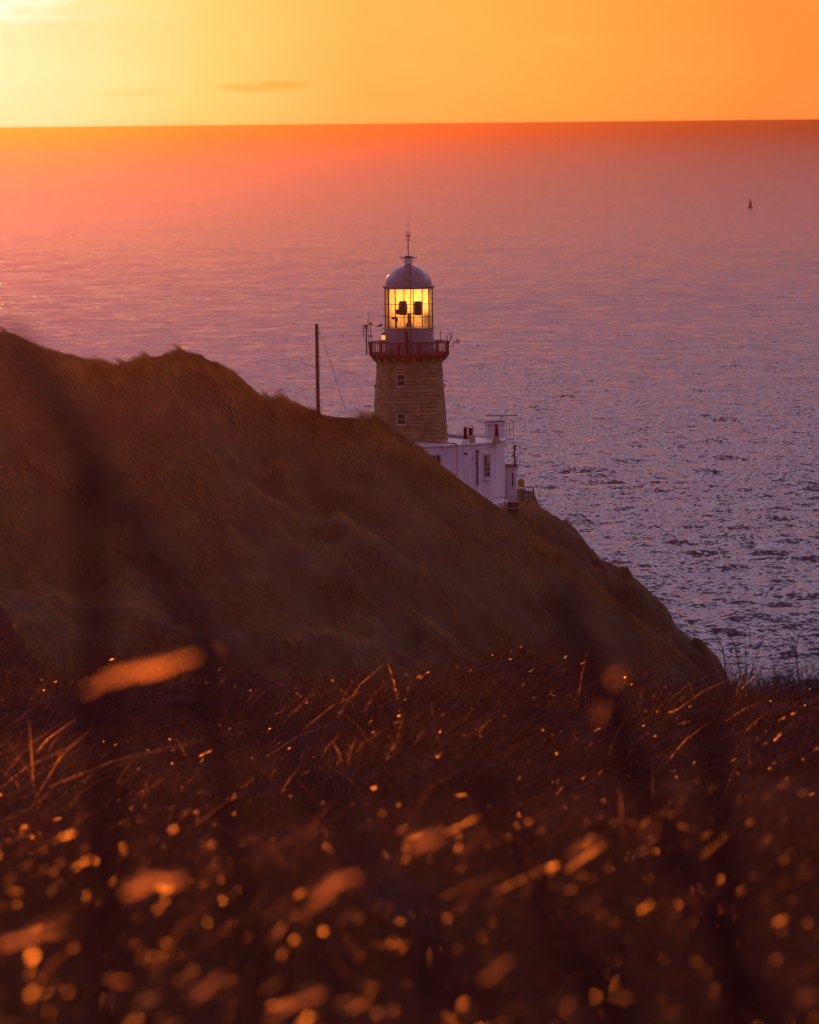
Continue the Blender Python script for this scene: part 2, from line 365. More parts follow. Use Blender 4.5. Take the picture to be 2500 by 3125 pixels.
# foreground slope
FY = np.array([-6, 0, 4, 8, 12, 20, 35, 60, 80, 96, 104, 112, 130, 170, 330]); FZ = np.array([.9, 1.15, 1.25, 1.42, 1.80, 2.62, 4.35, 6.75, 8.25, 9.66, 10.7, 12.5, 20, 42, 60])
def fore(X, Y):
    z = CAMZ-np.interp(Y, FY, FZ)
    s = np.clip(Y/60, .15, 1)
    z = z+fbm(X/5.0, Y/7, 3, 31)*.42*s+fbm(X/1.3, Y/1.6, 3, 37)*.14*s
    z = z-.75*np.exp(-((Y-90)**2)/22-((X+2)/6)**2)+.40*np.exp(-((Y-78)**2)/30)*(1+.4*np.sin(X*1.3))+.25*np.exp(-((Y-50)**2)/60)*np.sin(X*1.7+1)
    z = z+np.where(Y < 200, 5.8*np.exp(-((X+10.5)/3.5)**2-((Y-113)/8)**2), 0)   # hummock on the left
    return z
ys = np.concatenate([np.arange(-6, 20, .3), np.arange(20, 60, .5), np.arange(60, 125, .6), np.arange(125, 200, 3.)]); xs = np.concatenate([np.arange(-60, -14, 1.5), np.arange(-14, 14, .3), np.arange(14, 61, 1.5)])
gx, gy = np.meshgrid(xs, ys)
M['soil'] = mat('leaf_litter', (.07, .014, .010), .95, .02, var=.5, scale=2.5)
V, q = grid(gx, gy, fore(gx, gy)); tag(link('ground', npmesh('ground', V, q, mat=M['soil'], smooth=True)), kind='structure')
# ------------------------------------------------------------------ grass in arrays
def blades(root, lean, h, wd, face, bend=.35, rnd=None, up=None):
    """root (n,3); lean (n,3) tip offset for unit height; h, wd, (n,); face = direction (n,2) of the blade's width"""
    n = len(h); upv = np.array([0, 0, 1.0]); fx = np.zeros((n, 3)); fx[:, :2] = face
    w2 = fx*(wd/2)[:, None]
    mid = root+(upv*.55+lean*(.5-bend*.5))*h[:, None]; tip = root+(upv*(1-.25*bend)+lean)*h[:, None]
    V = np.stack([root-w2, root+w2, mid+w2*.75, mid-w2*.75, tip], 1).reshape(-1, 3)
    b = np.arange(n)*5
    q = np.stack([b, b+1, b+2, b+3], 1); t = np.stack([b+3, b+2, b+4], 1)
    return V, q, t, np.repeat(rnd if rnd is not None else rng.random(n), 5)
def merge(parts):
    Vs, qs, ts, rs, o = [], [], [], [], 0
    for V, q, t, r in parts:
        Vs.append(V); qs.append(q+o); ts.append(t+o); rs.append(r); o += len(V)
    return np.concatenate(Vs), np.concatenate(qs), np.concatenate(ts), np.concatenate(rs)
def unit2(a): return np.stack([np.cos(a), np.sin(a)], 1)
M['hillgrass'] = mat('hill_grass', (.22, .080, .020), .85, .04, var=.6, scale=.35, stretch=(1, .35, 1), col2=(.42, .23, .05), attr=('rnd', (.42, .26, .10)), trans=.3)
def hillgrass():
    n = 225000
    X = rng.uniform(-38, 32, n); Y = rng.uniform(368, YB+5, n)
    # more where it shows: the front face and the skyline
    k = int(n*.30); Xr = rng.uniform(-38, 25, k); Yr = YA+rng.normal(0, 2.2, k); X[:k] = Xr; Y[:k] = Yr
    Z = hill(X, Y)
    keep = (Z > 2); k_ridge = int(keep[:k].sum()); X, Y, Z = X[keep], Y[keep], Z[keep]; n = len(X)
    tc_ = fbm(X/1.6, Y/2.6, 2, 77)                     # tussocks
    big = fbm(X/6, Y/9, 2, 13)
    h = np.clip(.42+.30*tc_+.12*big, .12, 1.1)*rng.uniform(.6, 1.25, n)
    h *= np.where(X > 12, .6, 1)
    tuft = np.clip(fbm(X/.55, Y/.9, 2, 91)-.25, 0, 1); h[:k_ridge] *= .9+2.0*tuft[:k_ridge]
    # wind lays it over towards the upper left; on the face it hangs over down the slope
    lx = -.95+.2*big+rng.normal(0, .2, n); ly = -.2+rng.normal(0, .25, n)
    lean = np.stack([lx, ly, np.zeros(n)], 1)
    a = rng.normal(0, .5, n)
    V = blades(np.stack([X, Y, Z-.04], 1), lean, h, rng.uniform(.014, .034, n), unit2(a), rnd=np.clip(rng.normal(.22, .28, n)+.5*tc_, 0, 1))
    V, q, t, r = V
    tag(link('hill_grass', npmesh('hill_grass', V, q, t, M['hillgrass'], attr={'rnd': r})), 'long brown green grass laid over by wind covering the hill below the lighthouse', 'grass', kind='stuff')
hillgrass()
M['drygrass'] = mat('dry_grass', (.16, .026, .010), .75, .06, var=.5, scale=1.2, col2=(.14, .042, .014), attr=('rnd', (.30, .11, .04)), trans=.28)
forward(M['drygrass'], (.8, .45, .22), .16, attr='rnd')
M['leaf'] = mat('dead_leaves', (.13, .018, .010), .75, .06, var=.5, scale=2, col2=(.19, .06, .014), attr=('rnd', (.07, .06, .015)), trans=.3)
def foregrass():
    parts = []
    n = 215000                       # dense near, thinning with distance as it shrinks
    Yd = 4.0*(118/4.0)**(rng.random(n)**.85); X = rng.uniform(-1, 1, n)*(Yd*.105+.6)
    Z = fore(X, Yd); patch = fbm(X/.9+3, Yd/1.7, 3, 55); far = np.clip(Yd/60, .35, 1.0)
    h = np.clip(.26+.20*patch, .06, .8)*rng.uniform(.5, 1.3, n)*far**.7
    stiff = rng.random(n) < .35
    ly = rng.normal(0, .75, n); lx = np.where(stiff, rng.normal(1.2, .9, n), rng.normal(.3, 1.2, n))
    wd = rng.uniform(.0022, .0050, n)*np.clip(Yd/16, .8, 3.0)
    big = fbm(X/2.6+9, Yd/4.5, 3, 63); h *= np.clip(1+.9*big, .35, 1.8)
    parts.append(blades(np.stack([X, Yd, Z-.02], 1), np.stack([lx, ly, 0*lx], 1), h, wd, unit2(rng.normal(0, 1.0, n)), bend=.12, rnd=np.clip(rng.normal(.12+.35*big, .3, n), 0, 1)))
    # long straight stems standing out of the tangle, all pushed over to the right
    n = 9000; Yd = 9*(118/9.)**(rng.random(n)**.7); X = rng.uniform(-1, 1, n)*(Yd*.095+.5); big = fbm(X/1.1+5, Yd/2.2, 3, 71)
    k = big > .12; X, Yd, big = X[k], Yd[k], big[k]; n = len(X)
    hs = rng.uniform(.08, .28, n)*np.clip(Yd/40, .5, 1); lx = rng.normal(1.1, 1.0, n); wd = rng.uniform(.0018, .0040, n)*np.clip(Yd/30, .8, 2.0)
    parts.append(blades(np.stack([X, Yd, fore(X, Yd)+rng.uniform(.0, .12, n)], 1), np.stack([lx, rng.normal(0, .3, n), 0*lx], 1), hs, wd, unit2(rng.normal(0, .5, n)), bend=.12, rnd=rng.uniform(.5, 1, n)))
    V, q, t, r = merge(parts)
    tag(link('dry_grass', npmesh('dry_grass', V, q, t, M['drygrass'], attr={'rnd': r})), 'dry brown grass and stems leaning right across the near slope', 'grass', kind='stuff')
    # leaflets of dead bracken and bramble lying between the stems
    n = 125000
    Yd = 4.0*(112/4.0)**(rng.random(n)**.9); X = rng.uniform(-1, 1, n)*(Yd*.105+.6)
    hh = np.clip(.10+.12*fbm(X/.9+3, Yd/1.7, 3, 55), .01, .4)*rng.random(n)
    c = np.stack([X, Yd, fore(X, Yd)+hh], 1); s = rng.uniform(.006, .017, n)*np.clip(Yd/22, .9, 2.6)
    a = rng.uniform(0, 6.28, n); ti = rng.normal(0, .5, n); tj = rng.normal(0, .5, n)
    u = np.stack([np.cos(a)*s, np.sin(a)*s, ti*s], 1); v = np.stack([-np.sin(a)*s*.5, np.cos(a)*s*.5, tj*s*.5], 1)
    V = np.stack([c-u, c-v, c+u, c+v], 1).reshape(-1, 3); q = (np.arange(n)*4)[:, None]+np.arange(4)[None, :]
    tag(link('leaf_litter', npmesh('leaf_litter', V, q, None, M['leaf'], attr={'rnd': np.repeat((rng.random(n) < .18)*1.0, 4)})), 'small dead leaves caught between the dry grass stems', 'leaves', kind='stuff')
foregrass()
# ------------------------------------------------------------------ lighthouse
LY = 490.0; AX = P(1248.3, 1000, LY).x
def zy(y, x=1248): return P(x, y, LY).z
BASE = 24.0
def build_lighthouse():
    root = empty('lighthouse', (AX, LY, BASE), 'round granite lighthouse with white dome, lit lantern and dark red gallery railing', 'lighthouse')
    z = lambda y: zy(y)-BASE
    t0 = 3.4; zt = z(1112)
    def rad(h): return 2.77+(zt-h)*(.285/4.0)
    # core behind the stones (mortar), then the courses
    hb = 1.0
    MB().lathe([(rad(hb)-.16, hb), (rad(zt)-.16, zt)], 64, smooth=True).build('tower_core', M['mortar'], root)
    ch = .325; nc = int((zt-hb)/ch); wins = [(-.262, z(1177), z(1138)), (-.24, z(1293), z(1256)), (1.38, z(1179), z(1134)), (1.38, z(1297), z(1250))]
    back = MB(); rr = random.Random(4); cnt = 0
    for c in range(nc):
        h1 = zt-c*ch; h0 = h1-ch+.022; a = rr.uniform(0, 1)
        end = a+2*math.pi
        while a < end-.02:
            L = rr.choice([.55, .75, .9, 1.1, 1.3, 1.35])/rad(h0); b = min(a+L, end)
            if end-b < .12: b = end
            am = (a+b)/2 % (2*math.pi); am = am-2*math.pi if am > math.pi else am
            segs = [(a, b)]
            for wa, w0, w1 in wins:        # stones stop at the window openings
                if h1 > w0-.02 and h0 < w1+.02:
                    hw = .405/rad(h0); new = []
                    for s0, s1 in segs:
                        for off in (0, 2*math.pi):
                            pass
                        o = 2*math.pi*round(((s0+s1)/2-wa)/(2*math.pi)); l, r_ = wa+o-hw, wa+o+hw
                        if s1 <= l or s0 >= r_: new.append((s0, s1))
                        else:
                            if s0 < l-.03: new.append((s0, l))
                            if s1 > r_+.03: new.append((r_, s1))
                    segs = new
            for s0, s1 in segs:
                g = .011/rad(h0); pr = rr.uniform(0, .022); n = 3
                m = back if abs(am) > 1.62 else MB()
                ro0, ro1 = rad(h0)+pr, rad(h1)+pr; ri = rad(h1)-.2
                vs = []
                for j in range(n+1):
                    A = s0+g+(s1-s0-2*g)*j/n
                    for (q_, hh) in ((ri, h0), (ro0, h0+.006), (ro1, h1-.006), (ri, h1)): vs.append((math.sin(A)*q_, -math.cos(A)*q_, hh))
                fs = []
                for j in range(n):
                    for k in range(3): fs.append((j*4+k, (j+1)*4+k, (j+1)*4+k+1, j*4+k+1))
                fs += [(0, 1, 2, 3), (n*4+3, n*4+2, n*4+1, n*4)]
                m.add(vs, fs)
                if m is not back: m.build('stone', M['stone' if rr.random() < .6 else 'stone_b'], root); cnt += 1
            a = b
    bo = back.build('rear_stones', M['stone'], root); bo['kind'] = 'stuff'
    # windows
    for wa, w0, w1 in wins:
        m_ = (w0+w1)/2; rr0 = rad(m_)
        def T(x, d, h): # x along the wall, d outward from the axis
            return (math.sin(wa)*d+math.cos(wa)*x, -math.cos(wa)*d+math.sin(wa)*x, h)
        def bx(x0, x1, d0, d1, h0, h1):
            vs = [T(x, d, h) for h in (h0, h1) for x, d in ((x0, d1), (x1, d1), (x1, d0), (x0, d0))]
            return vs, [(3,2,1,0),(4,5,6,7),(0,1,5,4),(1,2,6,5),(2,3,7,6),(3,0,4,7)]
        f = MB(); D0, D1 = rr0-.15, rr0-.01
        f.add(*bx(-.385, -.32, D0, D1, w0+.1, w1)); f.add(*bx(.34, .385, D0, D1, w0+.1, w1)); f.add(*bx(-.385, .385, D0, D1, w1-.04, w1+.02))
        f.add(*bx(-.32, .34, D0+.01, D1-.03, m_-.005, m_+.045)); f.add(*bx(-.40, .40, D0, rr0+.04, w0+.02, w0+.12))
        fo = f.build('window', M['cream'], root)
        MB().add(*bx(-.32, .34, D0-.02, D0+.05, w0+.1, m_-.01)).build('pane', M['glassdark'], fo)
        MB().add(*bx(-.32, .34, D0, D0+.07, m_+.04, w1-.04)).build('pane', M['glassdark'], fo)
        MB().add(*bx(-.43, .43, rr0-.14, rr0+.08, w0-.13, w0+.0)).build('sill', M['stone_b'], fo)
    # stone brackets and cornice
    zf = z(1082)
    MB().lathe([(2.70, zt-.05), (2.80, zt+.02), (2.80, zt+.16), (2.90, zt+.24), (2.92, zt+.30)], 72, smooth=False).build('neck_moulding', M['stone'], root)
    MB().lathe([(2.62, zt+.20), (2.78, zt+.26), (2.78, zt+.58)], 72).build('corbel_band', M['mortar'], root)
    cb = None
    for i in range(22):
        A = 2*math.pi*(i+.5)/22
        o = MB(); vs = []
        prof = [(2.70, 0), (2.86, 0), (3.02, .1), (3.14, .26), (3.16, .34), (2.70, .34)]
        for x in (-.15, .15):
            for r_, h in prof: vs.append((x, -r_, zt+.24+h))
        n = len(prof); o.add(vs, [tuple(range(n)), tuple(range(2*n-1, n-1, -1))]+[(k, n+k, n+(k+1) % n, (k+1) % n) for k in range(n)])
        if cb is None: cb = o.mesh('bracket', M['stone'])
        b = link('bracket', cb, root); b.rotation_euler.z = A
    MB().lathe([(2.6, zt+.582), (3.17, zt+.582), (3.25, zt+.62), (3.25, zt+.72), (3.34, zt+.76), (3.40, zt+.79), (3.40, zf), (1.9, zf)], 72).build('gallery_slab', M['darkred'], root)
    # balustrade
    RG = 3.36; zr = zf+1.10
    rl = MB()
    rl.lathe([(RG-.05, zr-.05), (RG+.05, zr-.05), (RG+.05, zr+.03), (RG-.05, zr+.03), (RG-.05, zr-.05)], 72)
    rl.lathe([(RG-.045, zf+.04), (RG+.045, zf+.04), (RG+.045, zf+.14), (RG-.045, zf+.14), (RG-.045, zf+.04)], 72)
    rl.build('rail', M['red'], root)
    for base, sgn in ((zr-.20, 1), (zf+.27, -1)):   # arches that join the balusters top and bottom
        tr = MB()
        for k in range(84):
            a0 = 2*math.pi*k/84+math.pi/12; a1 = a0+2*math.pi/84
            pts = []
            for j in range(7):
                t = j/6; A = a0+(a1-a0)*t; hh = base+sgn*.115*math.sin(math.pi*t); pts.append((math.sin(A)*RG, -math.cos(A)*RG, hh))
            tr.tube(pts, .017, 4, cap=False)
            A = a0; tr.tube([(math.sin(A)*RG, -math.cos(A)*RG, base), (math.sin(A)*RG, -math.cos(A)*RG, base+sgn*.16)], .02, 4, cap=False)
        tr.build('rail_tracery', M['red'], root)
    bal = MB().tube([(0, 0, 0), (0, 0, .78)], .036, 6).mesh('baluster', M['red'])
    post = MB().box((0, 0, .52), (.19, .10, 1.0)).box((0, 0, 1.06), (.22, .13, .1)).mesh('rail_post', M['red'])
    for k in range(12):
        A = math.pi/12+2*math.pi*k/12
        p = link('rail_post', post, root); p.location = (math.sin(A)*RG, -math.cos(A)*RG, zf); p.rotation_euler.z = A
        for j in range(1, 7):
            B = A+2*math.pi/84*j
            b = link('baluster', bal, root); b.location = (math.sin(B)*RG, -math.cos(B)*RG, zf+.15)
    # lantern
    z0 = zf+.003; zs = z(999); zg = z(881); zc = z(872); zd = z(806)
    MB().lathe([(2.10, z0), (2.13, z0+.05), (2.11, z0+.1), (2.11, zs-.12), (2.17, zs-.1), (2.17, zs-.03), (2.08, zs), (1.9, zs)], 64, smooth=False).build('lantern_base', M['domepaint'], root)
    MB().lathe([(1.9, zs-.02), (.02, zs-.02)], 32).build('lantern_floor', M['greypaint'], root)
    MB().lathe([(1.95, zg), (2.10, zg), (2.13, zg+.08), (2.22, zc-.06), (2.22, zc), (2.02, zc+.02), (1.9, zc-.03), (1.95, zg)], 64, smooth=False).build('lantern_cornice', M['greypaint'], root)
    RD = 1.975
    prof = [(RD*math.cos(t), zc+.01+(zd-zc)*math.sin(t)) for t in [math.pi/2*i/18 for i in range(18)]]+[(.30, zd-.02), (.28, zd)]
    MB().lathe(prof, 64, smooth=True).build('dome', M['domepaint'], root)
    MB().lathe([(RD-.05, zc+.01), (RD*.7, zc+.4), (.3, zc+.6)], 32, smooth=True).build('ceiling', M['beige'], root)
    # glazing bars
    zm1, zm2 = z(926.5), z(965.5); RG2 = 2.05
    gl = MB()
    for h in (zm1, zm2):
        gl.lathe([(RG2-.03, h-.025), (RG2+.035, h-.025), (RG2+.035, h+.025), (RG2-.03, h+.025), (RG2-.03, h-.025)], 64)
    for k in range(16):
        A = 2*math.pi*(k+.5)/16
        gl.box((math.sin(A)*RG2, -math.cos(A)*RG2, (zs+zg)/2), (.055 if k not in (13,) else .11, .08, zg-zs), rz=A)
    g = gl.build('lantern_glazing', M['dark'], root)
    rows = [(zs+.003, zm2-.026), (zm2+.026, zm1-.026), (zm1+.026, zg-.003)]
    for h0, h1 in rows:
        pm = None
        for k in range(16):
            A = 2*math.pi*k/16
            if pm is None:
                w_ = .11; pm = MB().lathe([(RG2, h0), (RG2, h1)], 4, -2*math.pi/32+.016, 2*math.pi/32-.016).mesh('pane', M['glass'])
            p = link('pane', pm, g); p.rotation_euler.z = A
    for h in (zm1, zm2, zs-.02):
        hd = MB()
        for sg in (-1, 1): hd.tube([(sg*2.1, 0, h-.05), (sg*2.24, 0, h-.05), (sg*2.24, 0, h+.12), (sg*2.1, 0, h+.12)], .018, 5)
        hd.build('handhold', M['greypaint'], root)
    # blinds drawn round the seaward half
    bl = MB(); n = 40; vs = []; fs = []
    for j in range(n+1):
        A = R(84)+R(192)*j/n; r_ = 1.93+.012*(j % 2)
        for h in (zs+.01, zg-.01): vs.append((math.sin(A)*r_, -math.cos(A)*r_, h))
    fs = [(2*j, 2*j+2, 2*j+3, 2*j+1) for j in range(n)]; bl.add(vs, fs); bl.build('blind', M['blind'], root)
    # optic
    op = MB()
    for i in range(9):
        k_ = 1-.16*abs(i-4)/4
        op.box((-.50, 0, z(940)-.50+i*.125), (.80*k_, .6*k_, .105)).box((.77, .1, z(941)-.50+i*.125), (.78*k_, .6*k_, .105), rz=.1)
    op.box((-.50, 0, z(940)), (.5, .3, 1.2)).box((.77, .1, z(941)), (.5, .3, 1.2))
    op.sphere((-.86, -.05, z(950)), .27, 14, (1.15, 1, .8)); op.box((-.72, 0, z(957)), (.7, .5, .14))
    oo = op.build('optic', M['optic'], root)
    lens = MB()
    for xx, ww in ((-.50, .36), (.77, .38)):
        for i in range(7): lens.box((xx, -.36, z(940)-.48+i*.16), (ww, .03, .10))
    lens.build('lens_panel', M['dark'], oo)
    MB().lathe([(.30, zs), (.27, zs+.3), (.16, zs+.4), (.16, z(958))], 16, c=(.03, .1), smooth=True).box((.1, .05, z(957)), (1.5, .4, .08)).build('pedestal', M['beige'], root)
    MB().tube([(-1.08, -.9, zs), (-1.08, -.9, z(972))], .07, 8).box((-1.22, -.9, z(970)), (.50, .14, .16), rz=.1).box((-1.0, -.9, z(975)), (.16, .16, .3)).build('standby_lamp', M['dark'], root)
    MB().sphere((.77, .75, z(941)), .17, 12).build('lamp_bulb', emis('lamp_glow', (1, .62, .22), 18), root)
    pl = bpy.data.lights.new('lamp_light', 'SPOT'); pl.spot_size = R(168); pl.spot_blend = .5; pl.energy = 760; pl.color = (1, .43, .12); pl.shadow_soft_size = .12
    po = bpy.data.objects.new('lamp_light', pl); C.objects.link(po); po.parent = root; po.location = (.13, .35, z(915)); po.rotation_euler = (R(88), 0, 0)
    # ventilator, platform, mast
    v0, v1 = z(805), z(788)
    MB().lathe([(.28, v0-.08), (.30, v0), (.38, v1), (.42, v1+.02), (.42, v1+.05), (.1, v1+.05)], 24).build('roof_vent', M['whitemetal'], root)
    pf = MB().box((0, 0, v1+.08), (1.1, .5, .05)).box((0, 0, v1+.06), (.5, 1.1, .05))
    for x in (-.7, -.45, -.2, .2, .45, .7): pf.tube([(x, 0, v1+.06), (x, 0, v1+.2)], .022, 5)
    pf.box((0, -.1, v1+.06), (1.42, .06, .05))
    for sx in (-1, 1): pf.tube([(sx*.6, -.1, v1+.05), (sx*.30, -.2, v0+.05)], .018, 5)
    pf.sphere((0, 0, v1+.13), .33, 10, (1, 1, .3))
    pf.build('vent_platform', M['dark'], root)
    mast = MB().tube([(0, 0, v1+.1), (0, 0, z(718))], .045, 8).box((0, 0, z(719.5)), (.42, .06, .07)).sphere((0, 0, z(718)), .08, 8)
    for sx in (-.155, .155): mast.tube([(sx, 0, z(736)), (sx, 0, z(704))], .028, 6)
    mast.build('mast', M['dark'], root)
    MB().tube([(0, 0, z(718)), (.02, 0, z(642))], .022, 5, .009).build('whip_aerial', M['dark'], root)
    # ladder over the dome and its conduit
    path = [(RD+.07, None)]
    pts = []
    for i in range(0, 17):
        t = math.pi/2*i/18; pts.append(((RD+.08)*math.cos(t), zc+.01+(zd-zc+.07)*math.sin(t)))
    low = [(2.30, zf+.05), (2.30, zc-.1), (2.29, zc+.05)]
    line = low+[p for p in pts if p[1] > zc+.25]
    def on(x): return [(x, -math.sqrt(max(r_*r_-x*x, .001)), h) for r_, h in line]
    MB().tube(on(.16), .032, 6).build('conduit', M['darkred'], root)
    ld = MB().tube(on(-.27), .010, 5)
    import bisect
    # rungs at even arc lengths
    L = [0]
    for a, b in zip(line, line[1:]): L.append(L[-1]+math.hypot(a[0]-b[0], a[1]-b[1]))
    s = .3
    while s < L[-1]:
        i = max(1, bisect.bisect_left(L, s)); t = (s-L[i-1])/(L[i]-L[i-1]); r_ = line[i-1][0]+(line[i][0]-line[i-1][0])*t; h = line[i-1][1]+(line[i][1]-line[i-1][1])*t
        ld.tube([(-.27, -math.sqrt(max(r_*r_-.07, .001)), h), (.16, -math.sqrt(max(r_*r_-.03, .001)), h)], .011, 4); s += .305
    ld.build('ladder', M['dark'], root)
    # panels and seams of the lantern base, white tank on its right, door hood
    sm = MB()
    for x in (-1.72, .29, 1.0, -.9):
        r_ = 2.117; sm.box((x, -math.sqrt(r_*r_-x*x), (z0+zs-.15)/2), (.03, .02, zs-z0-.2), rz=math.asin(x/r_))
    sm.build('seam', M['greypaint'], root)
    MB().sphere((2.15, -.2, z0+.55+.0), .22, 14, (1, 1, 1.5)).build('float_tank', M['whitemetal'], root)
    for sx in (-1, 1): MB().tube([(sx*2.12, -.1, zs-.08), (sx*2.45, -.1, zs-.05)], .022, 6).build('perch_bar', M['greypaint'], root)
    for (x, h) in ((-1.45, .5), (1.45, .35)):
        y = -math.sqrt(2.11**2-x*x)
        MB().tube([(x, y-.25, z0), (x, y-.25, z0+h)], .03, 6).box((x, y-.28, z0+h), (.22, .08, .07)).box((x, y-.28, z0+h-.22), (.14, .08, .12)).build('gallery_bracket', M['dark'], root)
    # fixings on the outside of the wall
    for (x, y, sx) in ((1146, 1177, -1), (1356, 1177, 1)):
        h = z(y); MB().box((sx*(rad(h)+.06), -.2, h), (.14, .2, .2)).build('wall_bracket', M['iron'], root)
    return root, zf, z
LH, ZF, zl = build_lighthouse()
def gal(x, y, Yoff=0):
    """world point at the lighthouse from a photo pixel"""
    return P(x, y, LY+Yoff)
# things on the gallery
def aerial_rack():
    b = gal(1120, 1085, 0); o = empty('aerial_rack', b, 'rack of dark poles with white panel aerial left of the gallery', 'antenna')
    L = lambda x, y, d=0: tuple(gal(x, y, d)-b)
    MB().tube([L(1119, 1085), L(1118.5, 992)], .06, 8).build('pole', M['dark'], o)
    MB().tube([L(1125, 1060), L(1125, 937)], .03, 6, .012).build('whip_aerial', M['dark'], o)
    MB().tube([L(1121, 1010), L(1121, 975)], .018, 6).build('whip_aerial', M['dark'], o)
    MB().tube([L(1132.5, 1040), L(1131, 981)], .04, 6).build('pole', M['dark'], o)
    m = MB().tube([L(1106, 993), L(1139, 990)], .035, 6).tube([L(1110, 1025), L(1137, 1025)], .025, 6).box(L(1117, 998), (.22, .12, .28)).box(L(1131, 988), (.2, .12, .2)).box(L(1131.5, 1025), (.2, .12, .14))
    m.tube([L(1112, 1030), L(1115, 1043), L(1126, 1046)], .018, 5); m.build('cross_arm', M['dark'], o)
    MB().box(L(1109, 1012), (.155, .12, .96), rz=.2).build('panel_aerial', M['whitemetal'], o)
    ya = MB().tube([L(1036, 1024.5), L(1110, 1025)], .012, 5)
    for i in range(11): x = 1040+i*6; ya.tube([L(x, 1022-i*.0), L(x, 1027+(.5 if i > 5 else 0))], .007, 4)
    for x in (1092, 1096, 1100): ya.tube([L(x, 1020), L(x, 1030)], .01, 4)
    ya.build('yagi_aerial', M['dark'], o)
    c = MB()
    for y in range(1050, 1085, 7): c.tube([L(1119, y), L(1127, y)], .022, 5)
    c.tube([L(1127, 1046), L(1127, 1088)], .025, 5); c.build('bracket', M['dark'], o)
aerial_rack()
def dish(name, px, py, r, face, label, post=None, dpt=0, mat_='whitemetal'):
    b = gal(px, py, dpt); o = empty(name, b, label, 'satellite dish', 'dishes on the lighthouse')
    n = Vector(face).normalized(); q = n.to_track_quat('Z', 'Y').to_matrix()
    m = MB(); prof = [(r*t, .32*r*t*t) for t in (0.01, .3, .5, .7, .85, 1)]; prof += [(r*t, .32*r*t*t-.03) for t in (1, .6, .1)]
    m.lathe(prof, 24, smooth=True); m.v = [tuple(q @ Vector(v)) for v in m.v]; m.build('reflector', M[mat_], o)
    MB().tube([n*.02, n*r*.75], .02, 5).sphere(n*r*.8, .05, 8).build('feed_arm', M['dark'], o)
    if post:
        pts = [gal(x, y, dpt)-b-n*.06 for x, y in post]; MB().tube(pts, .04, 6).build('post', M['dark'], o)
dish('satellite_dish', 1379, 1023, .40, (-.9, -.15, .35), 'pale dish seen edge on at the right end of the gallery rail', [(1379, 1023), (1366, 1052)], 1)
dish('satellite_dish', 1396, 1041.5, .225, (.1, -1, .05), 'small round dish facing us outside the right end of the gallery', [(1396, 1042), (1386, 1040), (1384, 1056), (1373, 1057)], 0)
o = empty('whip_aerial', gal(1344, 1048, 1), 'thin upright aerial behind the right side of the gallery rail', 'antenna')
MB().tube([(0, 0, 0), (0, 0, 1.05)], .035, 6).build('post', M['dark'], o); MB().tube([(0, 0, 1.0), (-.02, 0, 2.3)], .012, 5, .006).build('whip', M['dark'], o)
o = tag(MB().tube([(0, 0, 0), (0, 0, .65)], .04, 6).sphere((0, 0, .66), .05, 8).build('short_post', M['dark']), 'short dark post beside the edge-on dish on the gallery', 'post'); o.location = gal(1365, 1048, .5)
def gallery_lamp():
    b = gal(1172, 1044, -.4); o = empty('gallery_lamp', b, 'small lamp with sun glow put in as emission at the left foot of the lantern', 'lamp')
    MB().lathe([(.16, 0), (.16, .06), (.10, .12), (.10, .2)], 16).build('foot', M['dark'], o)
    MB().lathe([(.13, .2), (.19, .3), (.20, .5), (.15, .62)], 16, smooth=True).build('lamp_glass', emis('sun_glow_emission', (1, .33, .06), 1.5), o)  # emission stands in for the sun caught in the glass
    MB().lathe([(.21, .60), (.17, .72), (.04, .82), (.01, .83)], 16, smooth=True).build('cap', M['red'], o)
gallery_lamp()
pk = MB(); pk.box((0, 0, 0), (.22, .05, 1.9)); po = tag(pk.build('red_plank', M['darkred']), 'dark red plank leaning on the gallery railing in front of the lantern', 'plank')
p0, p1 = gal(1244, 1074, -2.9), gal(1240, 1013, -2.5); po.location = (p0+p1)/2; po.rotation_euler = (R(-10), R(-2), 0)
po.rotation_euler = (-math.atan2(p1.y-p0.y, p1.z-p0.z), math.atan2(p1.x-p0.x, p1.z-p0.z), 0)
def bird(px, py, label):
    b = gal(px, py, -.1); o = empty('bird', b, label, 'bird')
    m = MB().sphere((0, 0, .16), .12, 12, (1.5, .8, .85)).sphere((.17, 0, .27), .07, 10, (1, .9, .95))
    m.tube([(.10, 0, .19), (.17, 0, .27)], .07, 8, .06); m.tube([(-.10, 0, .14), (-.26, 0, .07), (-.36, 0, .0)], .06, 8, .025)
    m.build('body', M['bird'], o); MB().tube([(.22, 0, .27), (.31, 0, .245)], .022, 6, .004).build('beak', M['bird'], o)
    for s_ in (-.03, .03): MB().tube([(0, s_, .08), (.01, s_, 0)], .009, 5).build('leg', M['bird'], o)
bird(1160, 999, 'black bird perched on the bar left of the lantern')
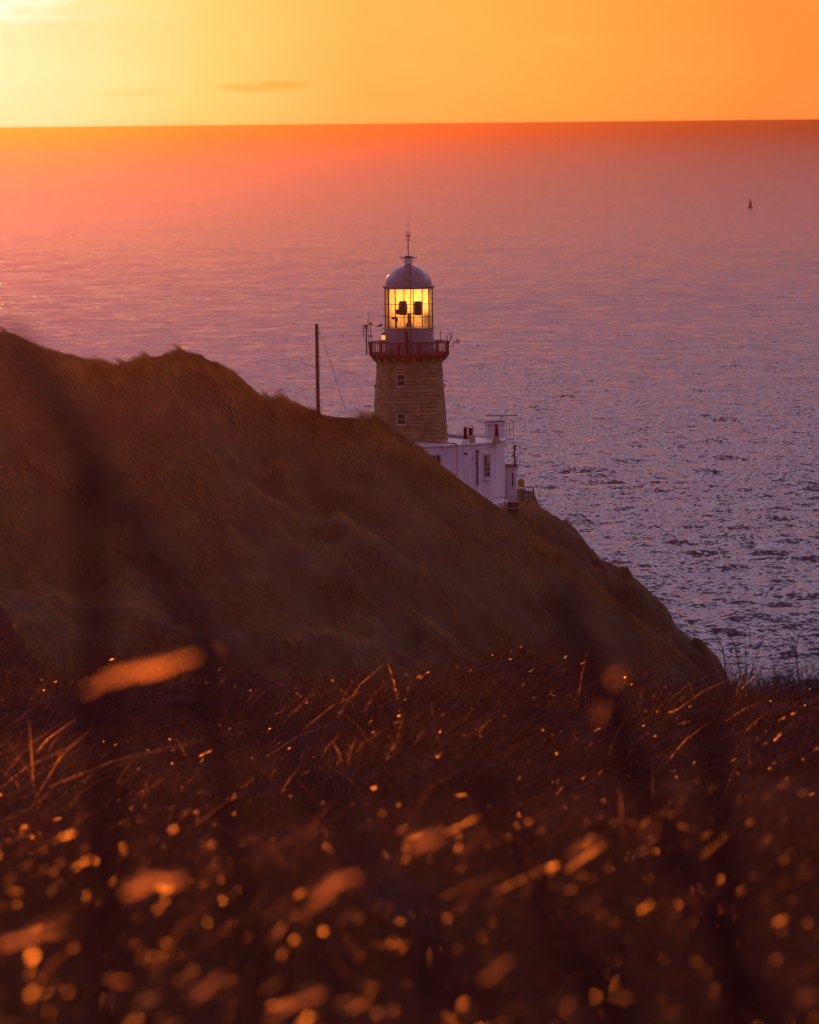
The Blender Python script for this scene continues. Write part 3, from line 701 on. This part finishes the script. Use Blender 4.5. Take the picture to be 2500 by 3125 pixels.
# ------------------------------------------------------------------ keeper's house
HR = 10.6; HX = P(1541, 1430, LY).x-HR; HZ = P(1541, 1340, LY).z
def house():
    o = empty('keeper_house', (HX, LY, BASE), 'white curved single storey keeper house at the foot of the tower', 'house')
    zt = HZ-BASE
    w_ = MB().lathe([(HR, -1.5), (HR, .10), (HR, zt-.42), (HR+.06, zt-.40), (HR+.06, zt-.34), (HR, zt-.32), (HR, zt-.16)], 120, smooth=False)
    w_.build('wall', M['white'], o)
    MB().lathe([(HR+.22, -1.5), (HR+.22, .02), (HR, .16)], 120).build('plinth', M['white'], o)
    MB().lathe([(HR, zt-.16), (HR+.12, zt-.14), (HR+.12, zt+.02), (HR-.38, zt+.05), (HR-.40, zt-.10)], 120).build('coping', M['cream'], o)
    rf = MB().lathe([(HR-.40, zt-.10), (6, zt-.04), (3.2, zt)], 96).build('roof', M['roof'], o)
    # low ring wall on the seaward half
    MB().lathe([(7.4, zt-.05), (7.4, zt+.22), (7.7, zt+.22), (7.7, zt-.05)], 60, R(95), R(250)).build('ring_kerb', M['greypaint'], o)
    def T(a, x, d, h): return (math.sin(a)*(HR+d)+math.cos(a)*x, -math.cos(a)*(HR+d)+math.sin(a)*x, h)
    def bx(a, x0, x1, d0, d1, h0, h1): return [T(a, x, d, h) for h in (h0, h1) for x, d in ((x0, d1), (x1, d1), (x1, d0), (x0, d0))], [(3,2,1,0),(4,5,6,7),(0,1,5,4),(1,2,6,5),(2,3,7,6),(3,0,4,7)]
    def azx(px):
        return math.asin(max(-1, min(1, (P(px, 1420, LY-6).x-HX)/HR)))
    def hz(y, d=6): return P(1450, y, LY-d).z-BASE
    def window(a, hw, h0, h1):
        f = MB(); d = .05
        f.add(*bx(a, -hw-.12, -hw, -.12, d, h0, h1)); f.add(*bx(a, hw, hw+.12, -.12, d, h0, h1)); f.add(*bx(a, -hw-.12, hw+.12, -.12, d, h1, h1+.10))
        f.add(*bx(a, -hw, hw, -.05, .02, (h0+h1)/2-.03, (h0+h1)/2+.03)); f.add(*bx(a, -.02, .02, -.05, .018, h0, h1))
        f.add(*bx(a, -hw, hw, -.05, .017, h0+(h1-h0)*.24, h0+(h1-h0)*.27)); f.add(*bx(a, -hw, hw, -.05, .03, h0, h0+.06))
        fo = f.build('window', M['cream'], o)
        mid = (h0+h1)/2
        MB().add(*bx(a, -hw, hw, -.1, .008, h0, mid)).build('pane', M['glassdark'], fo)
        MB().add(*bx(a, -hw, hw, -.1, .010, mid, h1)).build('pane', M['glassdark'], fo)
        MB().add(*bx(a, -hw-.18, hw+.18, -.1, .16, h0-.2, h0-.04)).build('sill', M['white'], fo)
        MB().add(*bx(a, -hw-.2, hw+.2, -.1, .10, h1+.10, h1+.28)).build('hood', M['whitemetal'], fo)
        return fo, bx(a, -hw*.1, hw, .03, .05, mid+.25, h1-.02)
    fo, cur = window(azx(1486), .44, hz(1459), hz(1391)); MB().add(*cur).build('boarded_part', M['beige'], fo)
    window(azx(1330), .38, hz(1450, 9), hz(1388, 9))
    # downpipe with hopper
    a = azx(1455)
    dp = MB().tube([T(a, 0, .09, hz(1478)), T(a, 0, .09, hz(1376))], .065, 8).box(T(a, 0, .09, hz(1376)), (.2, .2, .2), rz=a).box(T(a, -.1, .09, hz(1412)), (.24, .12, .12), rz=a)
    for y in (1400, 1440): dp.box(T(a, 0, .05, hz(y)), (.18, .12, .05), rz=a)
    dp.tube([T(a, 0, .09, hz(1376)), T(a, 0, -.1, hz(1370))], .05, 6); dp.build('downpipe', M['iron'], o)
    a = azx(1419)
    MB().box(T(a, 0, .1, hz(1379)), (.26, .2, .12), rz=a).sphere(T(a, .06, .16, hz(1382)), .09, 8).build('wall_lamp', M['iron'], o)
    a = azx(1395)
    MB().add(*bx(a, -.05, .05, -.02, .02, hz(1450, 8), hz(1361, 8))).build('rust_streak', M['rust'], o)
    MB().add(*bx(azx(1443), -.04, .04, -.02, .012, hz(1404), hz(1386))).build('rust_streak', M['rust'], o)
    # red pipe across the roof
    p = [P(1300, 1333, LY-4.2)-Vector((HX, LY, BASE)), P(1393, 1355, LY-8.3)-Vector((HX, LY, BASE))]
    p = [Vector((v.x, v.y, zt+.10)) for v in p]
    MB().tube([p[0], p[1], p[1]+Vector((0, -.5, -.1))], .05, 8).build('roof_pipe', M['red'], o)
    # chimneys
    def chim(px, yb, Yd):
        v = P(px, yb, LY+Yd)-Vector((HX, LY, BASE)); return v.x, v.y
    x, y = chim(1421, 1345, -6.2)
    MB().lathe([(.50, zt-.12), (.46, zt+.16), (.36, zt+.34), (.06, zt+.38)], 4, math.pi/4, math.pi/4+2*math.pi, (x, y)).build('chimney_base', M['white'], o)
    cp = MB().lathe([(.19, zt+.3), (.15, zt+1.25), (.17, zt+1.27), (.17, zt+1.33), (.1, zt+1.33), (.1, zt+.5)], 14, c=(x, y))
    for k in range(4): cp.box((x+.13*math.cos(k*1.57+.4), y+.13*math.sin(k*1.57+.4), zt+1.38), (.05, .05, .12))
    cp.build('chimney_pot', M['darkred'], o)
    x, y = chim(1437, 1338, -3.6)
    MB().box((x, y, zt+.27), (.74, .7, .62)).build('chimney_base', M['beige'], o)
    MB().lathe([(.19, zt+.58), (.19, zt+1.12), (.16, zt+1.18), (.05, zt+1.18)], 14, c=(x, y)).tube([(x-.18, y, zt+1.1), (x-.17, y, zt+1.35), (x, y, zt+1.42), (x+.17, y, zt+1.35), (x+.18, y, zt+1.1)], .025, 6).lathe([(.22, zt+.86), (.22, zt+.92), (.18, zt+.92)], 14, c=(x, y)).build('chimney_pot', M['red'], o)
    x, y = chim(1516, 1345, -4.6)
    MB().lathe([(.55, zt-.12), (.50, zt+.10), (.40, zt+.30), (.30, zt+.46), (.05, zt+.48)], 4, math.pi/4, math.pi/4+2*math.pi, (x, y)).build('chimney_base', M['beige'], o)
    MB().lathe([(.20, zt+.44), (.17, zt+.8), (.11, zt+1.3), (.115, zt+1.5), (.09, zt+1.52), (.02, zt+1.53)], 14, c=(x, y)).lathe([(.14, zt+1.3), (.14, zt+1.36), (.11, zt+1.36)], 14, c=(x, y)).build('chimney_pot', M['red'], o)
    # annex on the right
    l = P(1541, 1470, LY+1).x-HX; r_ = P(1577.5, 1470, LY+1).x-HX; ab = P(1560, 1528, LY+1).z-BASE; at = P(1560, 1428, LY+1).z-BASE
    MB().box(((l+r_)/2-.15, 2.2, (ab+at)/2), (r_-l+.3, 3.0, at-ab)).build('annex', M['white'], o)
    MB().box(((l+r_)/2-.1, 2.2, at+.04), (r_-l+.6, 3.3, .12)).build('annex_roof', M['cream'], o)
    MB().box(((l+r_)/2-.1, 2.2, at+.14), (r_-l+.4, 3.0, .10)).build('annex_flashing', M['darkred'], o)
    MB().box((P(1565.5, 1465, LY).x-HX, .69, P(1565, 1465, LY).z-BASE), (.12, .03, 1.15)).build('slit_window', M['iron'], o)
    MB().box((l+.12, .66, (ab+at)/2), (.26, .1, at-ab-.1)).build('annex_pilaster', M['cream'], o)
    return o
house()
def radar():
    b = P(1514, 1336, LY+4); o = empty('radar_cabin', b, 'small white cabin carrying a radar bar above the house roof', 'radar')
    L = lambda x, y, d=4: tuple(P(x, y, LY+d)-b)
    s_ = 494/F
    MB().lathe([(.80, -.1), (.78, 49*s_-.18), (.82, 49*s_-.16), (.82, 49*s_), (.1, 49*s_+.02)], 8, R(22.5), R(382.5)).build('cabin', M['white'], o)
    MB().lathe([(.80, 38*s_), (.84, 38*s_), (.84, 40*s_), (.80, 40*s_)], 8, R(22.5), R(382.5)).build('band', M['greypaint'], o)
    MB().lathe([(.86, 49*s_), (.86, 51*s_), (.1, 51*s_)], 8, R(22.5), R(382.5)).build('cabin_roof', M['darkred'], o)
    v = L(1529.5, 1284)
    MB().lathe([(.24, v[2]-.02), (.23, v[2]+.16), (.12, v[2]+.28), (.08, v[2]+.3)], 20, c=(v[0], v[1]), smooth=True).build('scanner_housing', M['whitemetal'], o)
    MB().box(L(1531, 1268.5), (98*s_, .16, .11)).tube([L(1530, 1276), L(1530, 1270)], .06, 8).build('scanner_bar', M['greypaint'], o)
    k = MB().box(L(1552, 1339), (36*s_, 1.3, .22)); k.build('deck', M['whitemetal'], o)
    rl = MB()
    for x in (1545, 1556, 1567.5):
        for d in (3.4, 4.6): rl.tube([L(x, 1336, d), L(x, 1291-(2 if x > 1560 else 0), d)], .028, 5)
    for y in (1291, 1312):
        for d in (3.4, 4.6): rl.tube([L(1541, y+2, d), L(1567.5, y-1, d)], .024, 5)
        rl.tube([L(1567.5, y-1, 3.4), L(1567.5, y-1, 4.6)], .024, 5)
    rl.build('deck_railing', M['greypaint'], o)
radar()
dish('satellite_dish', 1484, 1290, .21, (.15, -1, .1), 'small pale dish on a post left of the radar cabin', [(1484, 1290), (1484, 1334)], 3)
def mastbox():
    b = P(1571, 1425, LY+2); o = empty('aerial_mast', b, 'dark aerial mast with white panel on the annex roof', 'antenna')
    L = lambda x, y: tuple(P(x, y, LY+2)-b)
    MB().tube([L(1571, 1427), L(1570.5, 1360)], .06, 8).box(L(1571, 1361), (.26, .16, .16)).box(L(1570.5, 1368), (.16, .16, .3)).build('pole', M['dark'], o)
    MB().tube([L(1576, 1376), L(1576, 1344)], .025, 6, .012).tube([L(1571, 1362), L(1576, 1362)], .02, 5).build('whip_aerial', M['dark'], o)
    MB().sphere(L(1575.5, 1401), .2, 14, (.62, .5, 1.6)).build('panel_aerial', M['whitemetal'], o)
    MB().tube([L(1575.5, 1400), L(1575, 1428)], .03, 6).tube([L(1566, 1399), L(1571, 1402)], .02, 5).build('bracket', M['dark'], o)
    MB().sphere(L(1566, 1389), .1, 10, (.6, .6, 1.6)).tube([L(1566, 1389), L(1567, 1400)], .02, 5).build('lamp', M['dark'], o)
mastbox()
# ------------------------------------------------------------------ terrace, railing, sign
tb = P(1595, 1530, LY-3)
def fence():
    o = empty('handrail', P(1600, 1527, LY-2), 'dark metal pipe railing on the clifftop right of the house', 'railing'); b = o.location.copy()
    L = lambda x, y, d=-2: tuple(P(x, y, LY+d)-b)
    for x, yt, r_ in ((1590, 1486, .025), (1593.5, 1492, .05), (1603, 1489, .025), (1614.5, 1487, .025), (1627, 1485, .06), (1582.5, 1511, .03)):
        MB().tube([L(x, 1530), L(x, yt)], r_, 6).build('post', M['iron'], o)
    m = MB().tube([L(1580, 1485), L(1627, 1485)], .03, 6).tube([L(1593, 1491), L(1610, 1488), L(1627, 1485)], .03, 6)
    m.tube([L(1580, 1501), L(1627, 1502)], .025, 6).tube([L(1594, 1508), L(1610, 1504), L(1627, 1503)], .02, 6).tube([L(1582, 1512), L(1593, 1506)], .025, 6).tube([L(1582, 1518), L(1627, 1519)], .022, 6)
    m.build('rail', M['iron'], o)
    MB().tube([L(1628, 1490), L(1638, 1542)], .035, 6).tube([L(1629, 1519), L(1633, 1530)], .02, 6).build('brace', M['iron'], o)
    MB().tube([L(1506, 1518, -14), L(1545, 1517, -13), L(1582, 1515, -6)], .025, 6).build('rail', M['iron'], o)
    MB().tube([L(1541, 1517, -13), L(1541, 1542, -13)], .035, 6).build('post', M['iron'], o)
    MB().tube([L(1515, 1535, -13), L(1545, 1535, -13)], .018, 6).build('rail', M['iron'], o)
fence()
def sign():
    b = P(1590.5, 1486, LY-1.6); o = empty('warning_sign', b, 'yellow sign board with stepped top beside the annex', 'sign')
    s_ = (LY-1.6)/F; m = MB()
    prof = [(-10.5, 1), (10.5, 1), (10.5, 18), (7, 18), (7, 25), (-6, 25), (-6, 19), (-10.5, 19)]
    vs = [(x*s_, d, h*s_) for d in (-.03, .03) for x, h in prof]; n = 8
    m.add(vs, [tuple(range(n)), tuple(range(2*n-1, n-1, -1))]+[(k, n+k, n+(k+1) % n, (k+1) % n) for k in range(n)]); m.build('board', M['yellow'], o)
    tx = MB()
    for i, h in enumerate((15.5, 12.5, 9.5, 6.5)):
        for j in range(5): tx.box(((-7+j*3.4+(i % 2))*s_, -.034, h*s_), (2.3*s_, .006, .7*s_))
    tx.build('lettering', M['iron'], o)
    for x in (-7, 7): MB().tube([(x*s_, .05, -.9), (x*s_, .05, .6)], .03, 6).build('post', M['iron'], o)
sign()
def terrace():
    o = empty('terrace_wall', P(1565, 1548, LY-11), 'low dark retaining wall with pale coping below the annex', 'wall'); b = o.location.copy()
    L = lambda x, y, d=-11: P(x, y, LY+d)-b
    l, r_, t_, bt = L(1549, 1534), L(1583, 1532), L(1560, 1533), L(1560, 1560)
    MB().box(((l.x+r_.x)/2, .3, (t_.z+bt.z)/2), (r_.x-l.x, .5, t_.z-bt.z)).build('wall', M['iron'], o)
    MB().box(((l.x+r_.x)/2, .3, t_.z+.03), (r_.x-l.x+.1, .6, .06)).build('coping', M['beige'], o)
    MB().box(((l.x+r_.x)/2, -.1, L(1560, 1551).z), (r_.x-l.x, .4, .05)).build('step', M['beige'], o)
    MB().tube([L(1583, 1547), L(1596, 1538)], .05, 6).build('pipe', M['beige'], o)
terrace()
# ------------------------------------------------------------------ telegraph pole with stay wire
def pole():
    b = P(970, 1268, 449); o = empty('telegraph_pole', b, 'tall dark wooden pole standing on the ridge left of the lighthouse', 'utility pole')
    L = lambda x, y: tuple(P(x, y, 449)-b)
    MB().tube([L(971.5, 1276), L(969.5, 1150), L(966, 988)], .155, 12, .115).lathe([(.115, 0), (.10, .05), (.02, .10)], 12, c=(L(966, 988)[0], 0)).build('pole', M['wood'], o)
    o2 = o.children[-1]
    MB().tube([L(971, 996), L(974.5, 1000), L(974, 1010), L(972, 1014)], .018, 5).build('wire_loop', M['dark'], o)
    MB().tube([L(972.5, 1010), L(974.5, 1070), L(977, 1110), L(974, 1160), L(975, 1215), L(978, 1250), L(977.5, 1270)], .016, 5).build('down_cable', M['dark'], o)
    MB().tube([L(972, 1010), L(990, 1050)]+[L(990+(1058-990)*t, 1050+(1262-1050)*t-3*math.sin(math.pi*t)) for t in (.25, .5, .75, 1)], .017, 5).build('stay_wire', M['dark'], o)
    v = P(1058, 1265, 449)-b
    MB().tube([L(962, 1060), L(961, 1268)], .007, 4).build('thin_cable', M['dark'], o)
pole()
# fix the top cap height of the pole (lathe is drawn at z=0)
for ob in bpy.data.objects:
    if ob.name == 'pole' and ob.parent and ob.parent.name == 'telegraph_pole':
        n = 13*2+10; dz_ = (P(966, 988, 449)-ob.parent.location).z
        vs = ob.data.vertices
        for v in list(vs)[-36:]: v.co.z += dz_
# ------------------------------------------------------------------ buoy
def buoy():
    d = 56.0/((638-372)/F); b = P(2290.5, 637, d); b.z = -.1
    o = empty('buoy', b, 'dark rust coloured channel buoy floating alone on the sea at right', 'buoy'); k = d/F
    MB().lathe([(6.5*k, -.5), (8.2*k, 0), (8.2*k, 1.6*k), (6.2*k, 5.5*k), (5.0*k, 6*k)], 20).build('hull', M['red'], o)
    MB().lathe([(4.4*k, 5.8*k), (5.2*k, 8.4*k), (3.6*k, 9*k), (4.0*k, 17*k), (5.2*k, 18.8*k), (5.2*k, 19.6*k), (1*k, 19.7*k)], 8).build('superstructure', M['darkred'], o)
    r_ = MB()
    for j in range(4): a = j*math.pi/2+.5; r_.tube([(4*k*math.cos(a), 4*k*math.sin(a), 19*k), (.8*k*math.cos(a), .8*k*math.sin(a), 27*k)], .10, 5)
    r_.tube([(0, 0, 20*k), (0, 0, 33*k)], .12, 6).build('mast', M['iron'], o)
    MB().sphere((0, 0, 26.5*k), 1.1*k, 10).build('lantern', M['iron'], o); MB().sphere((0, 0, 31*k), 1.1*k, 10).build('topmark', M['iron'], o)
buoy()
# ------------------------------------------------------------------ stalks close to the camera, far out of focus
def stalk(name, pts, Y, w0, w1, m, label, group=None, cat='grass stalk'):
    """tapered flattened stem through photo points (bottom first), rooted in the ground below the frame"""
    W = [P(x, y, Y+dy) for x, y, dy in pts]; first = W[0]
    gz = float(fore(np.array([first.x]), np.array([first.y]))[0])
    root = Vector((first.x+(first.z-gz)*.05, first.y, gz))
    W = [root]+W; rl = root.copy()
    n = 8; rings = []; k = len(W); m_ = MB()
    # smooth the chain
    S_ = []
    for i in range(k-1):
        p0, p1, p2, p3 = W[max(i-1, 0)], W[i], W[i+1], W[min(i+2, k-1)]
        for t in [j/6 for j in range(6)]:
            S_.append(.5*((2*p1)+(p2-p0)*t+(2*p0-5*p1+4*p2-p3)*t*t+(3*p1-p0-3*p2+p3)*t**3))
    S_.append(W[-1])
    m_.tube([p-rl for p in S_], w0/2, 7, w1/2)
    o = tag(m_.build(name, M[m]), label, cat, group); o.location = rl
    return o
stalk('grass_stalk', [(1380, 3300, 0), (1150, 2700, .1), (900, 2290, .15), (640, 1960, .2), (430, 1650, .25), (170, 1220, .3), (20, 1010, .35)], 3.0, .012, .012, 'darkstalk', 'dark blurred stalk leaning left from the bottom centre up across the hill')
stalk('grass_stalk', [(330, 3300, 0), (335, 2400, 0), (300, 1980, 0), (275, 1650, 0), (235, 1440, 0)], 3.4, .012, .010, 'darkstalk', 'upright dark blurred stalk over the left part of the hill')
stalk('grass_stalk', [(2250, 3300, 0), (2235, 2800, 0), (2190, 2400, 0), (2150, 2130, 0)], 3.6, .023, .013, 'darkstalk', 'upright dark blurred stalk at the right of the near slope')
stalk('grass_stalk', [(2420, 3400, 0), (2150, 2800, 0), (1900, 2250, 0), (1760, 1950, 0), (1690, 1790, 0)], 4.0, .017, .013, 'darkstalk', 'dark blurred stalk leaning left below the right end of the hill')
stalk('grass_stalk', [(1900, 3300, 0), (1750, 2950, 0), (1600, 2600, 0), (1420, 2330, 0)], 3.6, .018, .009, 'darkstalk', 'dark blurred stalk curving up from the bottom right of centre')
stalk('grass_stalk', [(820, 3300, 0), (780, 2900, 0), (700, 2500, 0), (640, 2220, 0), (600, 1900, 0)], 5.0, .010, .008, 'darkstalk', 'thin dark blurred stalk left of the long leaning one')
def bentleaf(pts, Y, wd, label, m='straw'):
    """leaf ribbon turned to the camera, width varied so it blurs into light discs; hangs on a stem that reaches the ground"""
    W = [P(x, y, Y) for x, y in pts]; a = W[0]; gz = float(fore(np.array([a.x]), np.array([a.y]))[0])
    o = empty('bent_leaf', (a.x, a.y, gz), label, 'leaf', 'blurred leaves close to the camera')
    st = [Vector((0, 0, -.02)), Vector((.02, 0, (a.z-gz)*.6)), a-o.location]
    MB().tube(st, .0022, 5, .0014).build('stem', M['darkstalk'], o)
    nx = 20; vs = []; fs = []; ax_ = (W[-1]-W[0]).normalized(); pr = Vector((-ax_.z, .25, ax_.x)).normalized()
    for i in range(nx+1):
        t = i/nx; p = W[0].lerp(W[-1], t); p = p + pr*(wd*.25*math.sin(math.pi*t*1.3)+wd*.12*math.sin(9*t+wd*900))-o.location
        ww = wd*(.30+.42*abs(math.sin(7.3*t+wd*1700))+.28*abs(math.sin(17*t+2)))*math.sin(math.pi*min(1, .12+.85*t))**.6
        for j in (-1, 0, 1): q_ = p+pr*(ww*.5*j)+Vector((0, .15*ww*(1-abs(j)), 0)); vs.append(tuple(q_))
    for i in range(nx):
        for j in range(2): fs.append((i*3+j, i*3+j+1, (i+1)*3+j+1, (i+1)*3+j))
    MB().add(vs, fs, True).build('blade', M[m], o)
M['glintflake'] = mat('glint_flake', (.22, .12, .04), .22, .9, var=.3, scale=40, trans=.45)
forward(M['glintflake'], (.95, .64, .30), .75)  # strong gold-tinted forward lobe, set for the added sun glints
M['nearleaf'] = mat('sunlit_leaf', (.20, .10, .05), .3, .5, var=.5, scale=60, trans=.4)
forward(M['nearleaf'], (.90, .52, .24), .19)
for p_, Y_, w_, l_ in (
    ([(255, 2105), (600, 2000)], 6.2, .013, 'long bright orange out of focus leaf above the left crest'),
    ([(640, 2000), (665, 1992)], 6.0, .016, 'round orange blur right of the long orange leaf'),
    ([(375, 2725), (560, 2670)], 6.8, .018, 'glowing blurred leaf at the lower left, left of the upright one'),
    ([(960, 2745), (1085, 2655)], 7.2, .017, 'brightest glowing blurred leaf slanting up below the centre'),
    ([(0, 2890), (180, 2830)], 7.4, .015, 'glowing blurred leaf touching the left frame edge'),
    ([(1825, 2200), (1845, 2130)], 6.2, .013, 'upright pink blurred leaf below the right end of the hill'),
    ([(1870, 2085), (1890, 2050)], 6.0, .010, 'faint round blur above the upright pink leaf'),
    ([(1250, 2590), (1340, 2545)], 6.4, .013, 'pale pink blurred leaf at the centre of the near slope'),
    ([(330, 2995), (390, 2992)], 7.8, .014, 'row of pale discs low down at the left'),
    ([(590, 3060), (680, 2965)], 7.8, .014, 'steep glowing blurred leaf near the bottom edge'),
    ([(820, 3105), (990, 3020)], 7.6, .012, 'low glowing blurred leaf on the bottom edge left of centre'),
    ([(1745, 2615), (1835, 2565)], 6.6, .009, 'dim olive blurred leaf right of the centre'),
    ([(1975, 2560), (2000, 2480)], 6.2, .009, 'dim upright blurred leaf at the right'),
    ([(2085, 2755), (2105, 2740)], 7.6, .014, 'round glowing blur at the lower right'),
    ([(1470, 3000), (1560, 2920)], 7.4, .009, 'dim blurred leaf near the bottom right of centre'),
    ([(2440, 3060), (2480, 3030)], 7.4, .016, 'bright blur in the bottom right corner')):
    bentleaf(p_, Y_, w_, l_, 'nearleaf')
# added flakes on the near slope that glint and blur into light discs
def sparkle():
    n = 13500; Yd = 5.0*(100/5.0)**(rng.random(n)**.8); Yd[:3600] = rng.uniform(5.5, 22, 3600); X = rng.uniform(-1, 1, n)*(Yd*.09+.4); far = np.clip(Yd/60, .3, 1)
    patch = fbm(X/.9+3, Yd/1.7, 3, 55); Z = fore(X, Yd)+np.where(Yd < 45, np.clip(.13+.2*patch, .04, .5), np.clip(.08+.16*patch, .01, .3))*rng.uniform(.5, 1.5, n)*far**.6
    L = np.clip(rng.lognormal(-5.5, .65, n), .001, .03)*rng.choice([1, 1, 1, 3], n)*np.clip(Yd/30, .9, 2.0); wd = np.clip(rng.lognormal(-6.75, .6, n), .0003, .0035)*np.clip(Yd/30, 1, 2.4)
    a = rng.normal(.55, .3, n); c = np.stack([X, Yd, Z], 1); tilt = rng.normal(0, .4, n); tl2 = rng.normal(0, .35, n)
    u = np.stack([np.cos(a)*L, tilt*L, np.sin(a)*L], 1); v = np.stack([-np.sin(a)*wd, tl2*wd, np.cos(a)*wd], 1)
    V = np.stack([c-u-v*.6, c+u*.2-v, c+u, c+u*.2+v, c-u+v*.6], 1).reshape(-1, 3); b_ = np.arange(n)*5
    q_ = np.stack([b_, b_+1, b_+3, b_+4], 1); t_ = np.stack([b_+1, b_+2, b_+3], 1)
    tag(link('glint_flakes', npmesh('glint_flakes', V, q_, t_, M['glintflake'])), 'small added flakes that glint with low sun in the near grass', 'grass', kind='stuff')
sparkle()
# ------------------------------------------------------------------ bare stems on the crest at the right
def bramble(path, Y, r0, label, twigs=4, seed=0):
    r0 *= 1.4
    W = [P(x, y, Y) for x, y in path]; b = W[0]; o = empty('bare_stem', b, label, 'plant', 'bare stems on the right of the crest')
    MB().tube([p-b for p in W], r0, 5, r0*.35).build('stem', M['twig'], o)
    r_ = random.Random(seed)
    if twigs:
        t = MB()
        for i in range(twigs):
            k = r_.randrange(1, len(W)); p = W[k-1].lerp(W[k], r_.random())-b; s = r_.choice((-1, 1))
            L = r_.uniform(.1, .26); q_ = p+Vector((s*L*.6, r_.uniform(-.1, .1), L)); t.tube([p, (p+q_)/2+Vector((s*.03, 0, -.01)), q_], r0*.5, 4, r0*.25)
        t.build('twig', M['twig'], o)
bramble([(2215, 2085), (2213, 2020), (2205, 1975), (2185, 1935), (2150, 1920)], 99, .010, 'tallest bare stem arching left over the sea at the crest', 3, 1)
bramble([(2262, 2075), (2252, 2010), (2243, 1970), (2225, 1940)], 99, .009, 'bare stem curving left beside the arching one', 3, 2)
bramble([(2278, 2075), (2276, 2010), (2274, 1935)], 99, .007, 'straight upright bare stem over the sea', 3, 3)
bramble([(2285, 2085), (2305, 2010), (2335, 1935)], 98, .008, 'bare stem leaning right up over the sea', 4, 4)
bramble([(2440, 2085), (2432, 2010), (2430, 1975), (2440, 1935), (2452, 1925)], 98, .010, 'thick bare stem near the right frame edge', 5, 5)
bramble([(2405, 2085), (2407, 2040), (2410, 1985)], 98, .006, 'short upright bare stem left of the thick one', 3, 6)
bramble([(2060, 2080), (2080, 2030), (2096, 1990)], 97, .008, 'bare stem leaning right before the foot of the hill', 2, 7)
bramble([(2495, 2080), (2480, 2030), (2460, 2000)], 98, .008, 'bare stem leaning left at the right frame edge', 3, 8)
def scrub():
    m = MB(); r_ = random.Random(9)
    for i in range(2300):
        if i < 1500: px = r_.uniform(2120, 2640); h = r_.uniform(.05, .50)*(.3+.7*r_.random()**2)
        else: px = r_.uniform(700, 2200); h = r_.uniform(.06, .3)
        Yc = r_.uniform(93, 101); X = P(px, 2080, Yc).x; z0 = float(fore(np.array([X]), np.array([Yc]))[0])
        a = r_.uniform(-.9, 1.3); p = Vector((X, Yc, z0-.03)); q_ = p+Vector((a*h, r_.uniform(-.1, .1), h+.15)); t_ = q_+Vector((a*h*.6, 0, h*.4))
        m.tube([p, q_, t_], .005, 3, .002, cap=False)
    tag(m.build('scrub', M['twig']), 'low dark twiggy scrub along the crest of the near slope', 'scrub', kind='stuff')
scrub()
# ------------------------------------------------------------------ haze: one closed box of even air
hz_ = MB(); Lh = 95000.0
hz_.box((0, Lh/2-4000, (56.6-9)/2), (Lh*2, Lh+8000, 56.6+9))
hm = bpy.data.materials.new('haze'); hm.use_nodes = True; t = hm.node_tree; t.nodes.clear()
ho = t.nodes.new('ShaderNodeOutputMaterial'); pv = t.nodes.new('ShaderNodeVolumePrincipled')
pv.inputs['Color'].default_value = (.34, .18, .13, 1); pv.inputs['Density'].default_value = 1.1e-4; pv.inputs['Anisotropy'].default_value = .92
t.links.new(pv.outputs[0], ho.inputs['Volume'])
ho_ = hz_.build('haze', hm); tag(ho_, 'warm evening sea haze filling the air over the water', 'haze', kind='stuff')
